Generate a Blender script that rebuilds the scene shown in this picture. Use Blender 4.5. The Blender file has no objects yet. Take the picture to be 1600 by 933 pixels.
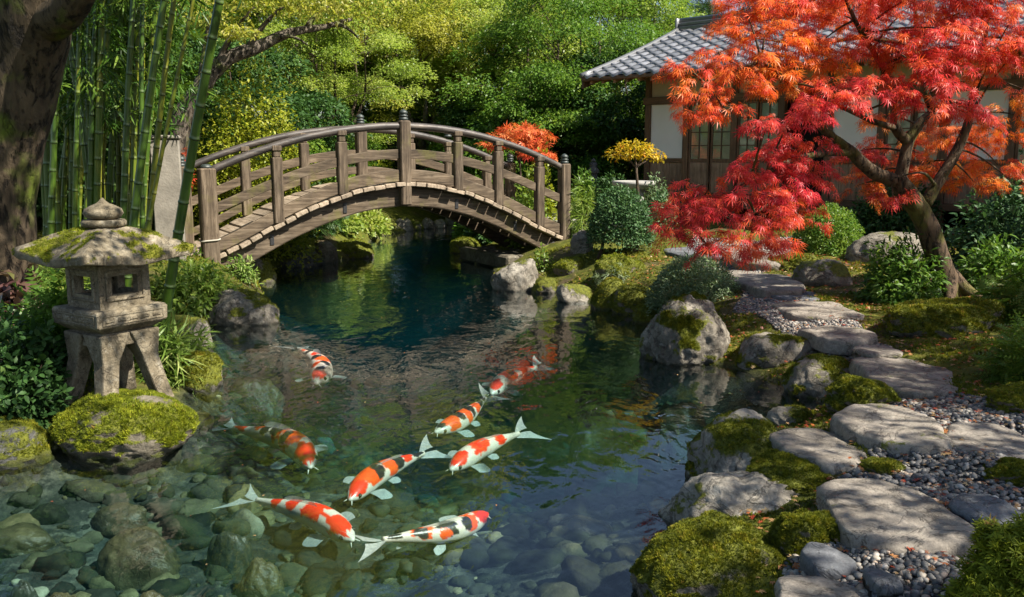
import bpy, math, random
import numpy as np
from mathutils import Vector, Matrix

R = math.radians
rng = np.random.default_rng(11)
random.seed(5)
scene = bpy.context.scene
COL = scene.collection

# ------------------------------------------------------------------ camera geometry, used to find where things stand on the ground
F = 1386.0; CX, CY = 800.0, 466.5; PITCH = R(9.26); CAMZ = 2.0
def ray(px, py):
    x = (px - CX) / F; v = (CY - py) / F
    return np.array([x, math.cos(PITCH) + v * math.sin(PITCH), -math.sin(PITCH) + v * math.cos(PITCH)])
def G(px, py, z=0.0):
    d = ray(px, py); t = (z - CAMZ) / d[2]
    return d * t + np.array([0, 0, CAMZ])
def PD(px, py, Y):
    d = ray(px, py)
    return d * (Y / d[1]) + np.array([0, 0, CAMZ])

# ------------------------------------------------------------------ noise
_perm = np.random.default_rng(3).permutation(256); _perm = np.concatenate([_perm, _perm])
_grad = np.random.default_rng(4).normal(size=(256, 3)); _grad /= np.linalg.norm(_grad, axis=1)[:, None]
def noise3(P):
    P = np.asarray(P, float); i0 = np.floor(P).astype(np.int64); f = P - i0
    u = f * f * f * (f * (f * 6 - 15) + 10); i0 &= 255
    def g(dx, dy, dz):
        h = _perm[_perm[_perm[(i0[..., 0] + dx) & 255] + ((i0[..., 1] + dy) & 255)] + ((i0[..., 2] + dz) & 255)]
        return (_grad[h] * (f - np.array([dx, dy, dz]))).sum(-1)
    def L(a, b, t): return a + (b - a) * t
    x0 = L(g(0,0,0), g(1,0,0), u[..., 0]); x1 = L(g(0,1,0), g(1,1,0), u[..., 0])
    x2 = L(g(0,0,1), g(1,0,1), u[..., 0]); x3 = L(g(0,1,1), g(1,1,1), u[..., 0])
    return L(L(x0, x1, u[..., 1]), L(x2, x3, u[..., 1]), u[..., 2]) * 1.5
def fbm(P, octv=4, lac=2.03, gain=.5):
    P = np.asarray(P, float); s = 0; a = 1.0
    for k in range(octv):
        s = s + a * noise3(P + 17.3 * k); P = P * lac; a *= gain
    return s
def sstep(a, b, x):
    t = np.clip((x - a) / (b - a), 0, 1); return t * t * (3 - 2 * t)
def nrm(v):
    v = np.asarray(v, float); return v / (np.linalg.norm(v, axis=-1, keepdims=True) + 1e-12)

# ------------------------------------------------------------------ mesh helpers
def mk(name, V, faces, mats, parent=None, smooth=True, attrs=None, midx=None, loc=None, flat_kind=None):
    """one mesh object from numpy arrays; faces is an array (n,k) or a list of such arrays"""
    V = np.ascontiguousarray(V, dtype=np.float32)
    if not isinstance(faces, (list, tuple)): faces = [faces]
    faces = [np.asarray(f, dtype=np.int32) for f in faces if len(f)]
    me = bpy.data.meshes.new(name)
    me.vertices.add(len(V)); me.vertices.foreach_set('co', V.ravel())
    lv = np.concatenate([f.ravel() for f in faces]); cnt = np.concatenate([np.full(len(f), f.shape[1], np.int32) for f in faces])
    st = np.concatenate([[0], np.cumsum(cnt)[:-1]]).astype(np.int32)
    me.loops.add(len(lv)); me.loops.foreach_set('vertex_index', lv)
    me.polygons.add(len(cnt)); me.polygons.foreach_set('loop_start', st)
    me.polygons.foreach_set('use_smooth', np.full(len(cnt), bool(smooth)))
    if midx is not None: me.polygons.foreach_set('material_index', np.asarray(midx, np.int32))
    for k, a in (attrs or {}).items():
        a = np.asarray(a, np.float32)
        if a.ndim == 1:
            at = me.attributes.new(k, 'FLOAT', 'POINT'); at.data.foreach_set('value', a)
        elif a.shape[1] == 3:
            at = me.attributes.new(k, 'FLOAT_VECTOR', 'POINT'); at.data.foreach_set('vector', np.ascontiguousarray(a).ravel())
        else:
            at = me.attributes.new(k, 'FLOAT_COLOR', 'POINT'); at.data.foreach_set('color', np.ascontiguousarray(a).ravel())
    for m in (mats if isinstance(mats, (list, tuple)) else [mats]): me.materials.append(m)
    me.update(calc_edges=True)
    o = bpy.data.objects.new(name, me); COL.objects.link(o)
    if parent is not None: o.parent = parent
    if loc is not None: o.location = loc
    return o
def tag(o, label=None, cat=None, group=None, kind=None):
    if label: o['label'] = label
    if cat: o['category'] = cat
    if group: o['group'] = group
    if kind: o['kind'] = kind
    return o
def empty(name, loc, label=None, cat=None, group=None, rz=0.0, rx=0.0, ry=0.0, sc=1.0):
    o = bpy.data.objects.new(name, None); COL.objects.link(o); o.empty_display_size = .2
    o.location = tuple(float(a) for a in loc); o.rotation_euler = (rx, ry, rz); o.scale = (sc, sc, sc)
    return tag(o, label, cat, group)
def dup(root, loc, rz=0.0, sc=1.0, label=None, group=None):
    r = root.copy(); COL.objects.link(r); r.location = tuple(float(a) for a in loc); r.rotation_euler = (0, 0, rz)
    r.scale = (sc, sc, sc) if np.isscalar(sc) else sc
    if label: r['label'] = label
    if group: r['group'] = group
    for ch in list(root.children):
        c = ch.copy(); COL.objects.link(c); c.parent = r
        for gch in list(ch.children):
            d = gch.copy(); COL.objects.link(d); d.parent = c
    return r
class MB:
    """collects geometry of ONE mesh object"""
    def __init__(s): s.V = []; s.Fs = {}; s.n = 0; s.A = []; s.M = {}
    def add(s, V, faces, a=0.0, mi=0):
        V = np.asarray(V, float)
        if not isinstance(faces, (list, tuple)): faces = [faces]
        for f in faces:
            f = np.asarray(f, int)
            if len(f) == 0: continue
            s.Fs.setdefault(f.shape[1], []).append(f + s.n); s.M.setdefault(f.shape[1], []).append(np.full(len(f), mi))
        s.V.append(V); s.n += len(V); s.A.append(np.full(len(V), a) if np.isscalar(a) else np.asarray(a))
        return s
    def box(s, lo, hi, bev=0.0, Rm=None, c=None, a=0.0, mi=0):
        lo = np.array(lo, float); hi = np.array(hi, float); b = min(bev, .45 * float((hi - lo).min()))
        if b <= 0:
            V = np.array([[x, y, z] for z in (lo[2], hi[2]) for y in (lo[1], hi[1]) for x in (lo[0], hi[0])])
            Fq = np.array([[0,2,3,1],[4,5,7,6],[0,1,5,4],[2,6,7,3],[0,4,6,2],[1,3,7,5]]); Ft = []
        else:
            V = []; idx = {}
            for sx in (0, 1):
                for sy in (0, 1):
                    for sz in (0, 1):
                        cc = np.array([(lo, hi)[sx][0], (lo, hi)[sy][1], (lo, hi)[sz][2]]); d = np.array([1 - 2*sx, 1 - 2*sy, 1 - 2*sz]) * b
                        for ax in range(3):
                            v = cc + d; v[ax] = cc[ax]; idx[(sx, sy, sz, ax)] = len(V); V.append(v)
            V = np.array(V); Fq = []; Ft = []
            for ax in range(3):
                for sd in (0, 1):
                    o1, o2 = [k for k in range(3) if k != ax]
                    q = []
                    for (p, r) in ((0,0),(1,0),(1,1),(0,1)):
                        k = [0,0,0]; k[ax] = sd; k[o1] = p; k[o2] = r; q.append(idx[(*k, ax)])
                    Fq.append(q)
            for ax in range(3):
                o1, o2 = [k for k in range(3) if k != ax]
                for p in (0, 1):
                    for r in (0, 1):
                        k0 = [0,0,0]; k0[o1] = p; k0[o2] = r; k1 = list(k0); k1[ax] = 1
                        Fq.append([idx[(*k0, o1)], idx[(*k1, o1)], idx[(*k1, o2)], idx[(*k0, o2)]])
            for sx in (0, 1):
                for sy in (0, 1):
                    for sz in (0, 1): Ft.append([idx[(sx, sy, sz, 0)], idx[(sx, sy, sz, 1)], idx[(sx, sy, sz, 2)]])
            Fq = np.array(Fq); Ft = np.array(Ft)
            ctr = V.mean(0)
            def fix(Fc):
                out = []
                for f in Fc:
                    p = V[f]; n = np.cross(p[1] - p[0], p[2] - p[0])
                    out.append(f if np.dot(n, p.mean(0) - ctr) > 0 else f[::-1])
                return np.array(out)
            Fq = fix(Fq); Ft = fix(Ft)
        if Rm is not None: V = (V @ np.array(Rm).T)
        if c is not None: V = V + np.array(c)
        return s.add(V, [Fq, Ft], a, mi)
    def tube(s, pts, rad, k=8, cap=True, a=0.0, mi=0, wob=0.0):
        V, Fc = tube(pts, rad, k, cap, wob); return s.add(V, Fc, a, mi)
    def lathe(s, prof, k=20, c=(0, 0, 0), a=0.0, mi=0, sq=None):
        prof = np.array(prof, float); t = np.arange(k) / k * 2 * math.pi
        V = np.zeros((len(prof), k, 3)); V[:, :, 0] = prof[:, :1] * np.cos(t); V[:, :, 1] = prof[:, :1] * np.sin(t); V[:, :, 2] = prof[:, 1:2]
        V = V.reshape(-1, 3) + np.array(c); return s.add(V, [grid_faces(len(prof), k, True), np.arange(k)[None, ::-1], (np.arange(k) + (len(prof) - 1) * k)[None]], a, mi)
    def build(s, name, mat, parent=None, smooth=False, attr='rnd', loc=None, **kw):
        fs = [np.concatenate(v) for v in s.Fs.values()]; mi = np.concatenate([np.concatenate(v) for v in s.M.values()])
        return mk(name, np.concatenate(s.V), fs, mat, parent, smooth, {attr: np.concatenate(s.A)}, midx=mi, loc=loc, **kw)
def grid_faces(n, k, closed=True):
    i = np.arange(n - 1)[:, None] * k; j = np.arange(k if closed else k - 1)[None]; j2 = (j + 1) % k
    return np.stack([i + j, i + j2, i + k + j2, i + k + j], -1).reshape(-1, 4)
def tube(pts, rad, k=8, cap=True, wob=0.0):
    pts = np.asarray(pts, float); n = len(pts); rad = np.broadcast_to(np.asarray(rad, float), (n,))
    T = nrm(np.gradient(pts, axis=0)); up = np.array([0, 0, 1.0]) if abs(T[0][2]) < .9 else np.array([1.0, 0, 0])
    N = np.zeros((n, 3)); v = nrm(np.cross(T[0], up)); N[0] = v
    for i in range(1, n):
        v = N[i-1] - T[i] * np.dot(N[i-1], T[i]); N[i] = nrm(v)
    B = np.cross(T, N); t = np.arange(k) / k * 2 * math.pi
    V = pts[:, None] + rad[:, None, None] * (np.cos(t)[None, :, None] * N[:, None] + np.sin(t)[None, :, None] * B[:, None])
    V = V.reshape(-1, 3)
    if wob:
        ctr = np.repeat(pts, k, 0); rr = np.repeat(rad, k)
        V = ctr + (V - ctr) * (1 + wob * fbm(V / (np.max(rad) * 1.6), 3))[:, None]
    Fc = [grid_faces(n, k, True)]
    if cap: Fc += [np.arange(k)[None, ::-1], (np.arange(k) + (n - 1) * k)[None]]
    return V, Fc
def bez(p0, p1, p2, n=8):
    t = np.linspace(0, 1, n)[:, None]; p0, p1, p2 = map(np.asarray, (p0, p1, p2))
    return (1-t)**2 * p0 + 2*t*(1-t) * p1 + t*t * p2
def spline(P, n=8):
    """Catmull-Rom through the points"""
    P = np.asarray(P, float); Q = np.vstack([2*P[0]-P[1], P, 2*P[-1]-P[-2]]); out = []
    for i in range(len(P) - 1):
        a, b, c, d = Q[i:i+4]; t = np.linspace(0, 1, n, endpoint=False)[:, None]
        out.append(.5 * (2*b + (c-a)*t + (2*a-5*b+4*c-d)*t*t + (3*b-a-3*c+d)*t**3))
    out.append(P[-1:]); return np.vstack(out)
def scatter(tv, tf, P, axis, nor, size, rnd=None):
    """copies of a small template (its y = along, z = up) into one vertex/face array"""
    P = np.asarray(P, float); n = len(P); tv = np.asarray(tv, float)
    y = nrm(axis); z = nrm(nor - y * (nor * y).sum(-1, keepdims=True)); x = np.cross(y, z)
    M = np.stack([x, y, z], -1)
    size = np.broadcast_to(np.asarray(size, float), (n,))
    V = np.einsum('nij,kj->nki', M, tv) * size[:, None, None] + P[:, None]
    if not isinstance(tf, (list, tuple)): tf = [tf]
    off = (np.arange(n) * len(tv))[:, None, None]
    Fc = [(np.asarray(f)[None] + off).reshape(-1, np.asarray(f).shape[1]) for f in tf]
    rnd = rng.random(n) if rnd is None else rnd
    return V.reshape(-1, 3), Fc, np.repeat(rnd, len(tv))
def rdir(n, zb=0.0):
    v = rng.normal(size=(n, 3)); v = nrm(v); v[:, 2] += zb; return nrm(v)
_ico = {}
def ico(sub):
    if sub not in _ico:
        import bmesh
        bm = bmesh.new(); bmesh.ops.create_icosphere(bm, subdivisions=sub, radius=1.0)
        bm.verts.index_update()
        _ico[sub] = (np.array([v.co[:] for v in bm.verts]), np.array([[v.index for v in f.verts] for f in bm.faces])); bm.free()
    return _ico[sub]
def vnormals(V, Ft):
    n = np.cross(V[Ft[:, 1]] - V[Ft[:, 0]], V[Ft[:, 2]] - V[Ft[:, 0]]); N = np.zeros_like(V)
    for k in range(3): np.add.at(N, Ft[:, k], n)
    return nrm(N)
def sample_tris(V, Ft, n, w=None):
    a = V[Ft[:, 0]]; b = V[Ft[:, 1]]; c = V[Ft[:, 2]]; cr = np.cross(b - a, c - a); ar = np.linalg.norm(cr, axis=1)
    p = ar * (1 if w is None else w); p = p / p.sum(); idx = rng.choice(len(Ft), n, p=p)
    u = np.sqrt(rng.random(n)); v = rng.random(n)
    P = a[idx] * (1-u)[:, None] + b[idx] * (u*(1-v))[:, None] + c[idx] * (u*v)[:, None]
    return P, nrm(cr[idx]), idx

# ------------------------------------------------------------------ leaf templates (y along the leaf, z up)
def t_quad(w=.5, fold=.10, droop=.12):
    return np.array([[0,0,0],[w*.5,.45,fold],[0,1,-droop],[-w*.5,.45,fold]]), np.array([[0,1,2,3]])
def t_leaf6(w=.45, fold=.08, droop=.2):
    return np.array([[0,0,0],[w*.42,.3,fold],[w*.45,.62,fold*.6-droop*.3],[0,1,-droop],[-w*.45,.62,fold*.6-droop*.3],[-w*.42,.3,fold],[0,.5,-.02]]), \
        np.array([[0,1,6],[1,2,6],[2,3,6],[3,4,6],[4,5,6],[5,0,6]])
def t_palm(lobes=7, w=.13, span=105, droop=.22):
    V = []; Fq = []
    for i in range(lobes):
        u = i / (lobes - 1) * 2 - 1; a = R(span) * u; l = 1.0 - .42 * abs(u) ** 1.5
        d = np.array([math.sin(a), math.cos(a)]); p = np.array([d[1], -d[0]])
        b = len(V)
        V += [[0, .03, 0]]
        m = d * l * .5; e = d * l
        V += [[m[0]+p[0]*w*.5*l, m[1]+p[1]*w*.5*l, .02], [e[0], e[1], -droop*l*l], [m[0]-p[0]*w*.5*l, m[1]-p[1]*w*.5*l, .02]]
        Fq.append([b, b+1, b+2, b+3])
    return np.array(V), np.array(Fq)
def t_blades(n=4, w=.10, spread=55, droop=.35, seed=1):
    r = np.random.default_rng(seed); V = []; Fq = []
    for i in range(n):
        a = R(spread) * ((i / max(1, n - 1)) * 2 - 1) + r.normal() * .15; l = r.uniform(.7, 1.0); e = r.uniform(-.2, .35)
        d = np.array([math.sin(a), math.cos(a), 0]); p = np.array([d[1], -d[0], 0]); b = len(V)
        def q(t): return d * l * t + np.array([0, 0, e * l * t - droop * l * t * t])
        V += [q(0), q(.35) + p*w*.5*l, q(.35) - p*w*.5*l, q(.75) + p*w*.35*l, q(.75) - p*w*.35*l, q(1.0)]
        Fq += [[b, b+1, b+2, b+2], [b+1, b+3, b+4, b+2], [b+3, b+5, b+4, b+4]]
    T = [f[:3] for f in Fq if f[2] == f[3]]; Q = [f for f in Fq if f[2] != f[3]]
    return np.array(V), [np.array(T), np.array(Q)]
def t_frond(n=9, w=.32, droop=.45):
    V = []; Fq = []
    for i in range(n):
        t = (i + .6) / n; l = w * math.sin(math.pi * min(1, t * .85 + .12)) ** .8
        for sgn in (1, -1):
            b = len(V); z = -droop * t * t; z2 = z - .25 * l
            V += [[0, t - .02, z], [sgn*l*.5, t + .05, z + .01], [sgn*l, t + .09, z2], [sgn*l*.5, t - .035, z]]
            Fq.append([b, b+1, b+2, b+3] if sgn < 0 else [b, b+3, b+2, b+1])
    b = len(V); V += [[-.008, 0, 0], [.008, 0, 0], [.004, 1, -droop], [-.004, 1, -droop]]; Fq.append([b, b+1, b+2, b+3])
    return np.array(V), np.array(Fq)
def t_tuft(k=4, seed=2, spread=.55):
    r = np.random.default_rng(seed); V = []; T = []
    for i in range(k):
        a = r.uniform(0, 2*math.pi); o = r.normal(size=2) * .22; tip = np.array([math.cos(a), math.sin(a)]) * r.uniform(.15, spread) + o
        p = np.array([-math.sin(a), math.cos(a)]) * .16; b = len(V); h = r.uniform(.6, 1)
        V += [[o[0]+p[0], 0, o[1]+p[1]], [o[0]-p[0], 0, o[1]-p[1]], [tip[0], h, tip[1]]]; T.append([b, b+1, b+2])
    return np.array(V), np.array(T)
# ------------------------------------------------------------------ materials
def newmat(name):
    m = bpy.data.materials.new(name); m.use_nodes = True; nt = m.node_tree; nt.nodes.clear()
    out = nt.nodes.new('ShaderNodeOutputMaterial'); return m, nt, out
def nd(nt, typ, ins=None, **props):
    n = nt.nodes.new(typ)
    for k, v in props.items(): setattr(n, k, v)
    for k, v in (ins or {}).items():
        s = n.inputs[k]
        if hasattr(v, 'is_linked') or isinstance(v, bpy.types.NodeSocket): nt.links.new(v, s)
        else: s.default_value = v
    return n
def c4(c): return (c[0], c[1], c[2], 1.0)
def coords(nt, kind='Object', scale=(1, 1, 1)):
    t = nd(nt, 'ShaderNodeTexCoord')
    m = nd(nt, 'ShaderNodeMapping', {'Vector': t.outputs[kind], 'Scale': scale}); return m.outputs[0]
def noi(nt, vec, scale, detail=4.0, rough=.55, dist=0.0):
    return nd(nt, 'ShaderNodeTexNoise', {'Vector': vec, 'Scale': scale, 'Detail': detail, 'Roughness': rough, 'Distortion': dist}).outputs['Fac']
def ramp(nt, fac, stops, interp='LINEAR'):
    n = nd(nt, 'ShaderNodeValToRGB', {'Fac': fac}); cr = n.color_ramp; cr.interpolation = interp
    while len(cr.elements) < len(stops): cr.elements.new(.5)
    for e, (p, c) in zip(cr.elements, stops):
        e.position = p; e.color = c4(c) if not np.isscalar(c) else (c, c, c, 1)
    return n.outputs['Color']
def mixc(nt, fac, a, b, mode='MIX'):
    n = nt.nodes.new('ShaderNodeMix'); n.data_type = 'RGBA'; n.blend_type = mode; n.clamp_factor = True
    for i, v in ((0, fac), (6, a), (7, b)):
        if isinstance(v, bpy.types.NodeSocket): nt.links.new(v, n.inputs[i])
        elif i == 0: n.inputs[0].default_value = v
        else: n.inputs[i].default_value = c4(v)
    return n.outputs[2]
def mth(nt, op, a, b=0.0, c=None, clamp=False):
    n = nt.nodes.new('ShaderNodeMath'); n.operation = op; n.use_clamp = clamp
    for i, v in enumerate((a, b) if c is None else (a, b, c)):
        if isinstance(v, bpy.types.NodeSocket): nt.links.new(v, n.inputs[i])
        else: n.inputs[i].default_value = v
    return n.outputs[0]
def attr(nt, name): return nd(nt, 'ShaderNodeAttribute', attribute_name=name)
def bump(nt, h, strength=.5, dist=.02, normal=None):
    ins = {'Height': h, 'Strength': strength, 'Distance': dist}
    if normal is not None: ins['Normal'] = normal
    return nd(nt, 'ShaderNodeBump', ins).outputs[0]
def pbr(nt, out, col, rough=.7, normal=None, spec=.5, **kw):
    ins = {'Base Color': col if isinstance(col, bpy.types.NodeSocket) else c4(col), 'Roughness': rough, 'Specular IOR Level': spec}
    if normal is not None: ins['Normal'] = normal
    ins.update(kw)
    p = nd(nt, 'ShaderNodeBsdfPrincipled', ins)
    if out is not None: nt.links.new(p.outputs[0], out.inputs['Surface'])
    return p.outputs[0]
M = {}

def m_foliage(key, stops, trans=.35, rough=.42, spec=.35):
    m, nt, out = newmat(key); a = attr(nt, 'rnd').outputs['Fac']
    col = ramp(nt, a, stops)
    b = pbr(nt, None, col, rough, spec=spec)
    tcol = mixc(nt, 1.0, col, (1.0, 1.0, .62), 'MULTIPLY')
    bright = mixc(nt, 1.0, tcol, (.35, .35, .05), 'ADD') if False else tcol
    t = nd(nt, 'ShaderNodeBsdfTranslucent', {'Color': bright}).outputs[0]
    mx = nd(nt, 'ShaderNodeMixShader', {0: trans, 1: b, 2: t}); nt.links.new(mx.outputs[0], out.inputs['Surface']); M[key] = m; return m
m_foliage('leaf_spring', [(0, (.13,.22,.03)), (.5, (.30,.40,.07)), (1, (.56,.58,.20))], .58, .38, .5)
m_foliage('leaf_yellow', [(0, (.20,.25,.03)), (.5, (.42,.43,.07)), (1, (.66,.60,.22))], .58, .38, .5)
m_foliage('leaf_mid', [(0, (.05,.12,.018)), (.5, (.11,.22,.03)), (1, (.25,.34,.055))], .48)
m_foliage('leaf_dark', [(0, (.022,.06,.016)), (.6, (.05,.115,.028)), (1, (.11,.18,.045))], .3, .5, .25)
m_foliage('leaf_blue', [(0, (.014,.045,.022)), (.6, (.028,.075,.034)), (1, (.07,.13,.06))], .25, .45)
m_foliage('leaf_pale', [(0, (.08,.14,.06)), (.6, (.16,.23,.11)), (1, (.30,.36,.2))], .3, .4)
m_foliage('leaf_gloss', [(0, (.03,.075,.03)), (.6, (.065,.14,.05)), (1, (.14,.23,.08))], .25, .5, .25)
m_foliage('leaf_azalea', [(0, (.12,.17,.012)), (.5, (.24,.29,.022)), (1, (.44,.43,.05))], .45)
m_foliage('leaf_lime', [(0, (.08,.16,.02)), (.5, (.19,.29,.045)), (1, (.40,.46,.11))], .52, .4, .45)
m_foliage('leaf_grass', [(0, (.05,.11,.015)), (.5, (.13,.22,.03)), (1, (.33,.38,.12))], .35)
m_foliage('leaf_bamboo', [(0, (.025,.07,.010)), (.5, (.06,.14,.015)), (1, (.17,.25,.03))], .35)
m_foliage('leaf_maple', [(0, (.56,.024,.05)), (.25, (.68,.055,.05)), (.5, (.76,.12,.03)), (.75, (.80,.22,.03)), (1, (.80,.36,.05))], .45, .42, .35)
m_foliage('leaf_small_maple', [(0, (.52,.05,.03)), (.5, (.64,.14,.04)), (1, (.70,.30,.10))], .35)
m_foliage('leaf_topiary', [(0, (.35,.30,.02)), (.5, (.52,.38,.02)), (.8, (.62,.36,.02)), (1, (.62,.18,.02))], .4)
m_foliage('leaf_purple', [(0, (.06,.025,.03)), (.5, (.10,.05,.045)), (1, (.10,.12,.03))], .2, .3)
m_foliage('moss_blades', [(0, (.05,.065,.008)), (.45, (.13,.15,.012)), (.8, (.26,.25,.018)), (1, (.34,.24,.05))], .25, .6, .2)
m_foliage('moss_bright', [(0, (.06,.085,.008)), (.45, (.17,.205,.014)), (.85, (.33,.35,.025)), (1, (.26,.17,.05))], .25, .6, .2)
m_foliage('litter', [(0, (.30,.04,.02)), (.35, (.36,.11,.03)), (.7, (.30,.17,.07)), (1, (.5,.36,.18))], .15)

def m_bark(key, c0, c1, moss=.3, sc=1.0, mosscol=(.10,.13,.015)):
    m, nt, out = newmat(key); v = coords(nt, 'Object', (sc, sc, sc * .28))
    n1 = noi(nt, v, 9, 8, .7, .6); n2 = noi(nt, coords(nt, 'Object', (sc, sc, sc * .8)), 2.2, 4)
    rd_ = noi(nt, v, 13, 6, .68, .25); crack = ramp(nt, rd_, [(.36, 0.0), (.47, 1.0)])
    col = ramp(nt, n1, [(.3, c0), (.7, c1)]); col = mixc(nt, mth(nt, 'SUBTRACT', 1.0, crack), col, tuple(a * .35 for a in c0))
    mk_ = ramp(nt, n2, [(.62 - moss * .4, 0.0), (.74 - moss * .4, 1.0)])
    col = mixc(nt, mk_, col, mosscol)
    h = mth(nt, 'ADD', mth(nt, 'MULTIPLY', n1, .6), mth(nt, 'MULTIPLY', crack, .5))
    pbr(nt, out, col, .85, bump(nt, h, 1.0, .07 / sc), .25); M[key] = m
m_bark('bark_old', (.022,.016,.010), (.12,.088,.055), .25)
m_bark('bark_maple', (.045,.03,.02), (.125,.085,.05), .22, 1.6, (.09,.085,.02))
m_bark('bark_grey', (.06,.05,.04), (.17,.14,.11), .2, 1.2)
m_bark('bark_thin', (.05,.035,.025), (.12,.085,.06), .1, 2.0)

def m_rock(key, c0, c1, c2, lichen=.3, bumpk=.8, sc=1.0, mosscol=((.05,.06,.008), (.17,.18,.015)), rough=.8):
    m, nt, out = newmat(key); v = coords(nt, 'Object', (sc, sc, sc))
    inf = nd(nt, 'ShaderNodeObjectInfo').outputs['Random']
    vv = nd(nt, 'ShaderNodeVectorMath', {0: v, 1: nd(nt, 'ShaderNodeCombineXYZ', {0: mth(nt, 'MULTIPLY', inf, 37.0), 1: mth(nt, 'MULTIPLY', inf, 11.0)}).outputs[0]}, operation='ADD').outputs[0]
    n1 = noi(nt, vv, 3.2, 8, .62, .5); n2 = noi(nt, vv, 22, 5, .7); n3 = noi(nt, vv, 90, 3, .6)
    col = ramp(nt, n1, [(.28, c0), (.5, c1), (.72, c2)])
    col = mixc(nt, .55, col, ramp(nt, n2, [(.3, .28), (.62, 1.1)]), 'MULTIPLY')
    col = mixc(nt, .35, col, ramp(nt, n3, [(.3, .4), (.65, 1.2)]), 'MULTIPLY')
    lich = ramp(nt, noi(nt, vv, 7, 6, .7, 1.5), [(.60 - .08 * lichen, 0.0), (.66 - .05 * lichen, 1.0)])
    col = mixc(nt, mth(nt, 'MULTIPLY', lich, .55 * lichen + .1), col, (.42,.40,.34))
    crv = nd(nt, 'ShaderNodeTexNoise', {'Vector': vv, 'Scale': 2.6, 'Detail': 7.0, 'Roughness': .6, 'Distortion': 1.2}).outputs['Fac']
    crack = ramp(nt, mth(nt, 'ABSOLUTE', mth(nt, 'SUBTRACT', crv, .5)), [(0, 0.0), (.018, 1.0)])
    col = mixc(nt, mth(nt, 'MULTIPLY', mth(nt, 'SUBTRACT', 1.0, crack), .75), col, tuple(a * .3 for a in c0))
    ms = mth(nt, 'ADD', attr(nt, 'moss').outputs['Fac'], mth(nt, 'MULTIPLY', mth(nt, 'SUBTRACT', n2, .5), .9))
    mf = ramp(nt, ms, [(.42, 0.0), (.55, 1.0)])
    mcol = ramp(nt, noi(nt, vv, 30, 4, .7), [(.3, mosscol[0]), (.7, mosscol[1])])
    col = mixc(nt, mf, col, mcol)
    hm = noi(nt, vv, 140, 3, .7)
    h = mth(nt, 'ADD', mth(nt, 'ADD', mth(nt, 'MULTIPLY', n1, .5), mth(nt, 'MULTIPLY', n2, .35)), mth(nt, 'ADD', mth(nt, 'MULTIPLY', n3, .08), mth(nt, 'MULTIPLY', crack, .12)))
    h = mth(nt, 'ADD', h, mth(nt, 'MULTIPLY', mf, mth(nt, 'MULTIPLY', hm, .35)))
    # wet band just above the water line
    pz = nd(nt, 'ShaderNodeSeparateXYZ', {0: nd(nt, 'ShaderNodeNewGeometry').outputs['Position']}).outputs['Z']
    wet = ramp(nt, mth(nt, 'ADD', pz, mth(nt, 'MULTIPLY', n1, .04)), [(.03, 1.0), (.06, 0.0)])
    col = mixc(nt, mth(nt, 'MULTIPLY', wet, .6), col, (.018,.02,.012))
    rg = mth(nt, 'SUBTRACT', rough, mth(nt, 'MULTIPLY', wet, .45))
    pbr(nt, out, col, rg, bump(nt, h, bumpk, .05), .35); M[key] = m
m_rock('rock_grey', (.085,.074,.056), (.19,.168,.135), (.34,.31,.26), .5)
m_rock('rock_pale', (.15,.132,.105), (.30,.27,.225), (.46,.42,.36), .5)
m_rock('rock_dark', (.045,.044,.042), (.10,.10,.095), (.18,.175,.165), .25)
m_rock('rock_brown', (.07,.06,.045), (.15,.13,.095), (.25,.22,.17), .3)
m_rock('stone_flat', (.15,.13,.105), (.25,.22,.185), (.36,.32,.275), .25, .5, 1.2)
m_rock('stone_slate', (.085,.09,.10), (.13,.137,.15), (.19,.195,.21), .15, .45, 1.2)
m_rock('stone_lantern', (.085,.068,.042), (.20,.165,.11), (.34,.295,.215), .35, .6, 2.0, ((.08,.085,.01), (.22,.21,.02)))
m_rock('stone_under', (.06,.052,.026), (.15,.125,.055), (.28,.235,.105), .2, .5, 1.3)
m_rock('stone_under_teal', (.03,.045,.033), (.055,.075,.054), (.09,.11,.08), .1, .35, 1.3)

def m_wood(key, c0, c1, c2, axis=0, sc=1.0, rough=.75, spec=.3, mossy=0.0, bk=.5):
    m, nt, out = newmat(key); s = [14 * sc, 14 * sc, 14 * sc]; s[axis] = 1.1 * sc
    v = coords(nt, 'Object', tuple(s)); r = attr(nt, 'rnd').outputs['Fac']
    v = nd(nt, 'ShaderNodeVectorMath', {0: v, 1: nd(nt, 'ShaderNodeCombineXYZ', {0: mth(nt, 'MULTIPLY', r, 23.0), 1: mth(nt, 'MULTIPLY', r, 57.0), 2: mth(nt, 'MULTIPLY', r, 31.0)}).outputs[0]}, operation='ADD').outputs[0]
    n1 = noi(nt, v, 1.6, 7, .65, .7); n2 = noi(nt, coords(nt, 'Object', (1, 1, 1)), 2.2, 5, .6); n3 = noi(nt, v, 7.0, 3, .6)
    col = ramp(nt, n1, [(.28, c0), (.5, c1), (.75, c2)])
    col = mixc(nt, .6, col, ramp(nt, n2, [(.32, .3), (.66, 1.25)]), 'MULTIPLY')
    col = mixc(nt, .5, col, ramp(nt, r, [(0, .62), (1, 1.15)]), 'MULTIPLY')
    crack = ramp(nt, n3, [(.30, 0.0), (.38, 1.0)])
    col = mixc(nt, mth(nt, 'MULTIPLY', mth(nt, 'SUBTRACT', 1.0, crack), .7), col, tuple(a * .25 for a in c0))
    if mossy:
        col = mixc(nt, mth(nt, 'MULTIPLY', ramp(nt, noi(nt, coords(nt), 1.7, 5, .65), [(.56, 0.0), (.72, 1.0)]), mossy), col, (.13,.13,.02))
    h = mth(nt, 'ADD', mth(nt, 'MULTIPLY', n1, .5), mth(nt, 'MULTIPLY', crack, .4))
    pbr(nt, out, col, rough, bump(nt, h, bk, .012), spec); M[key] = m
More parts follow.
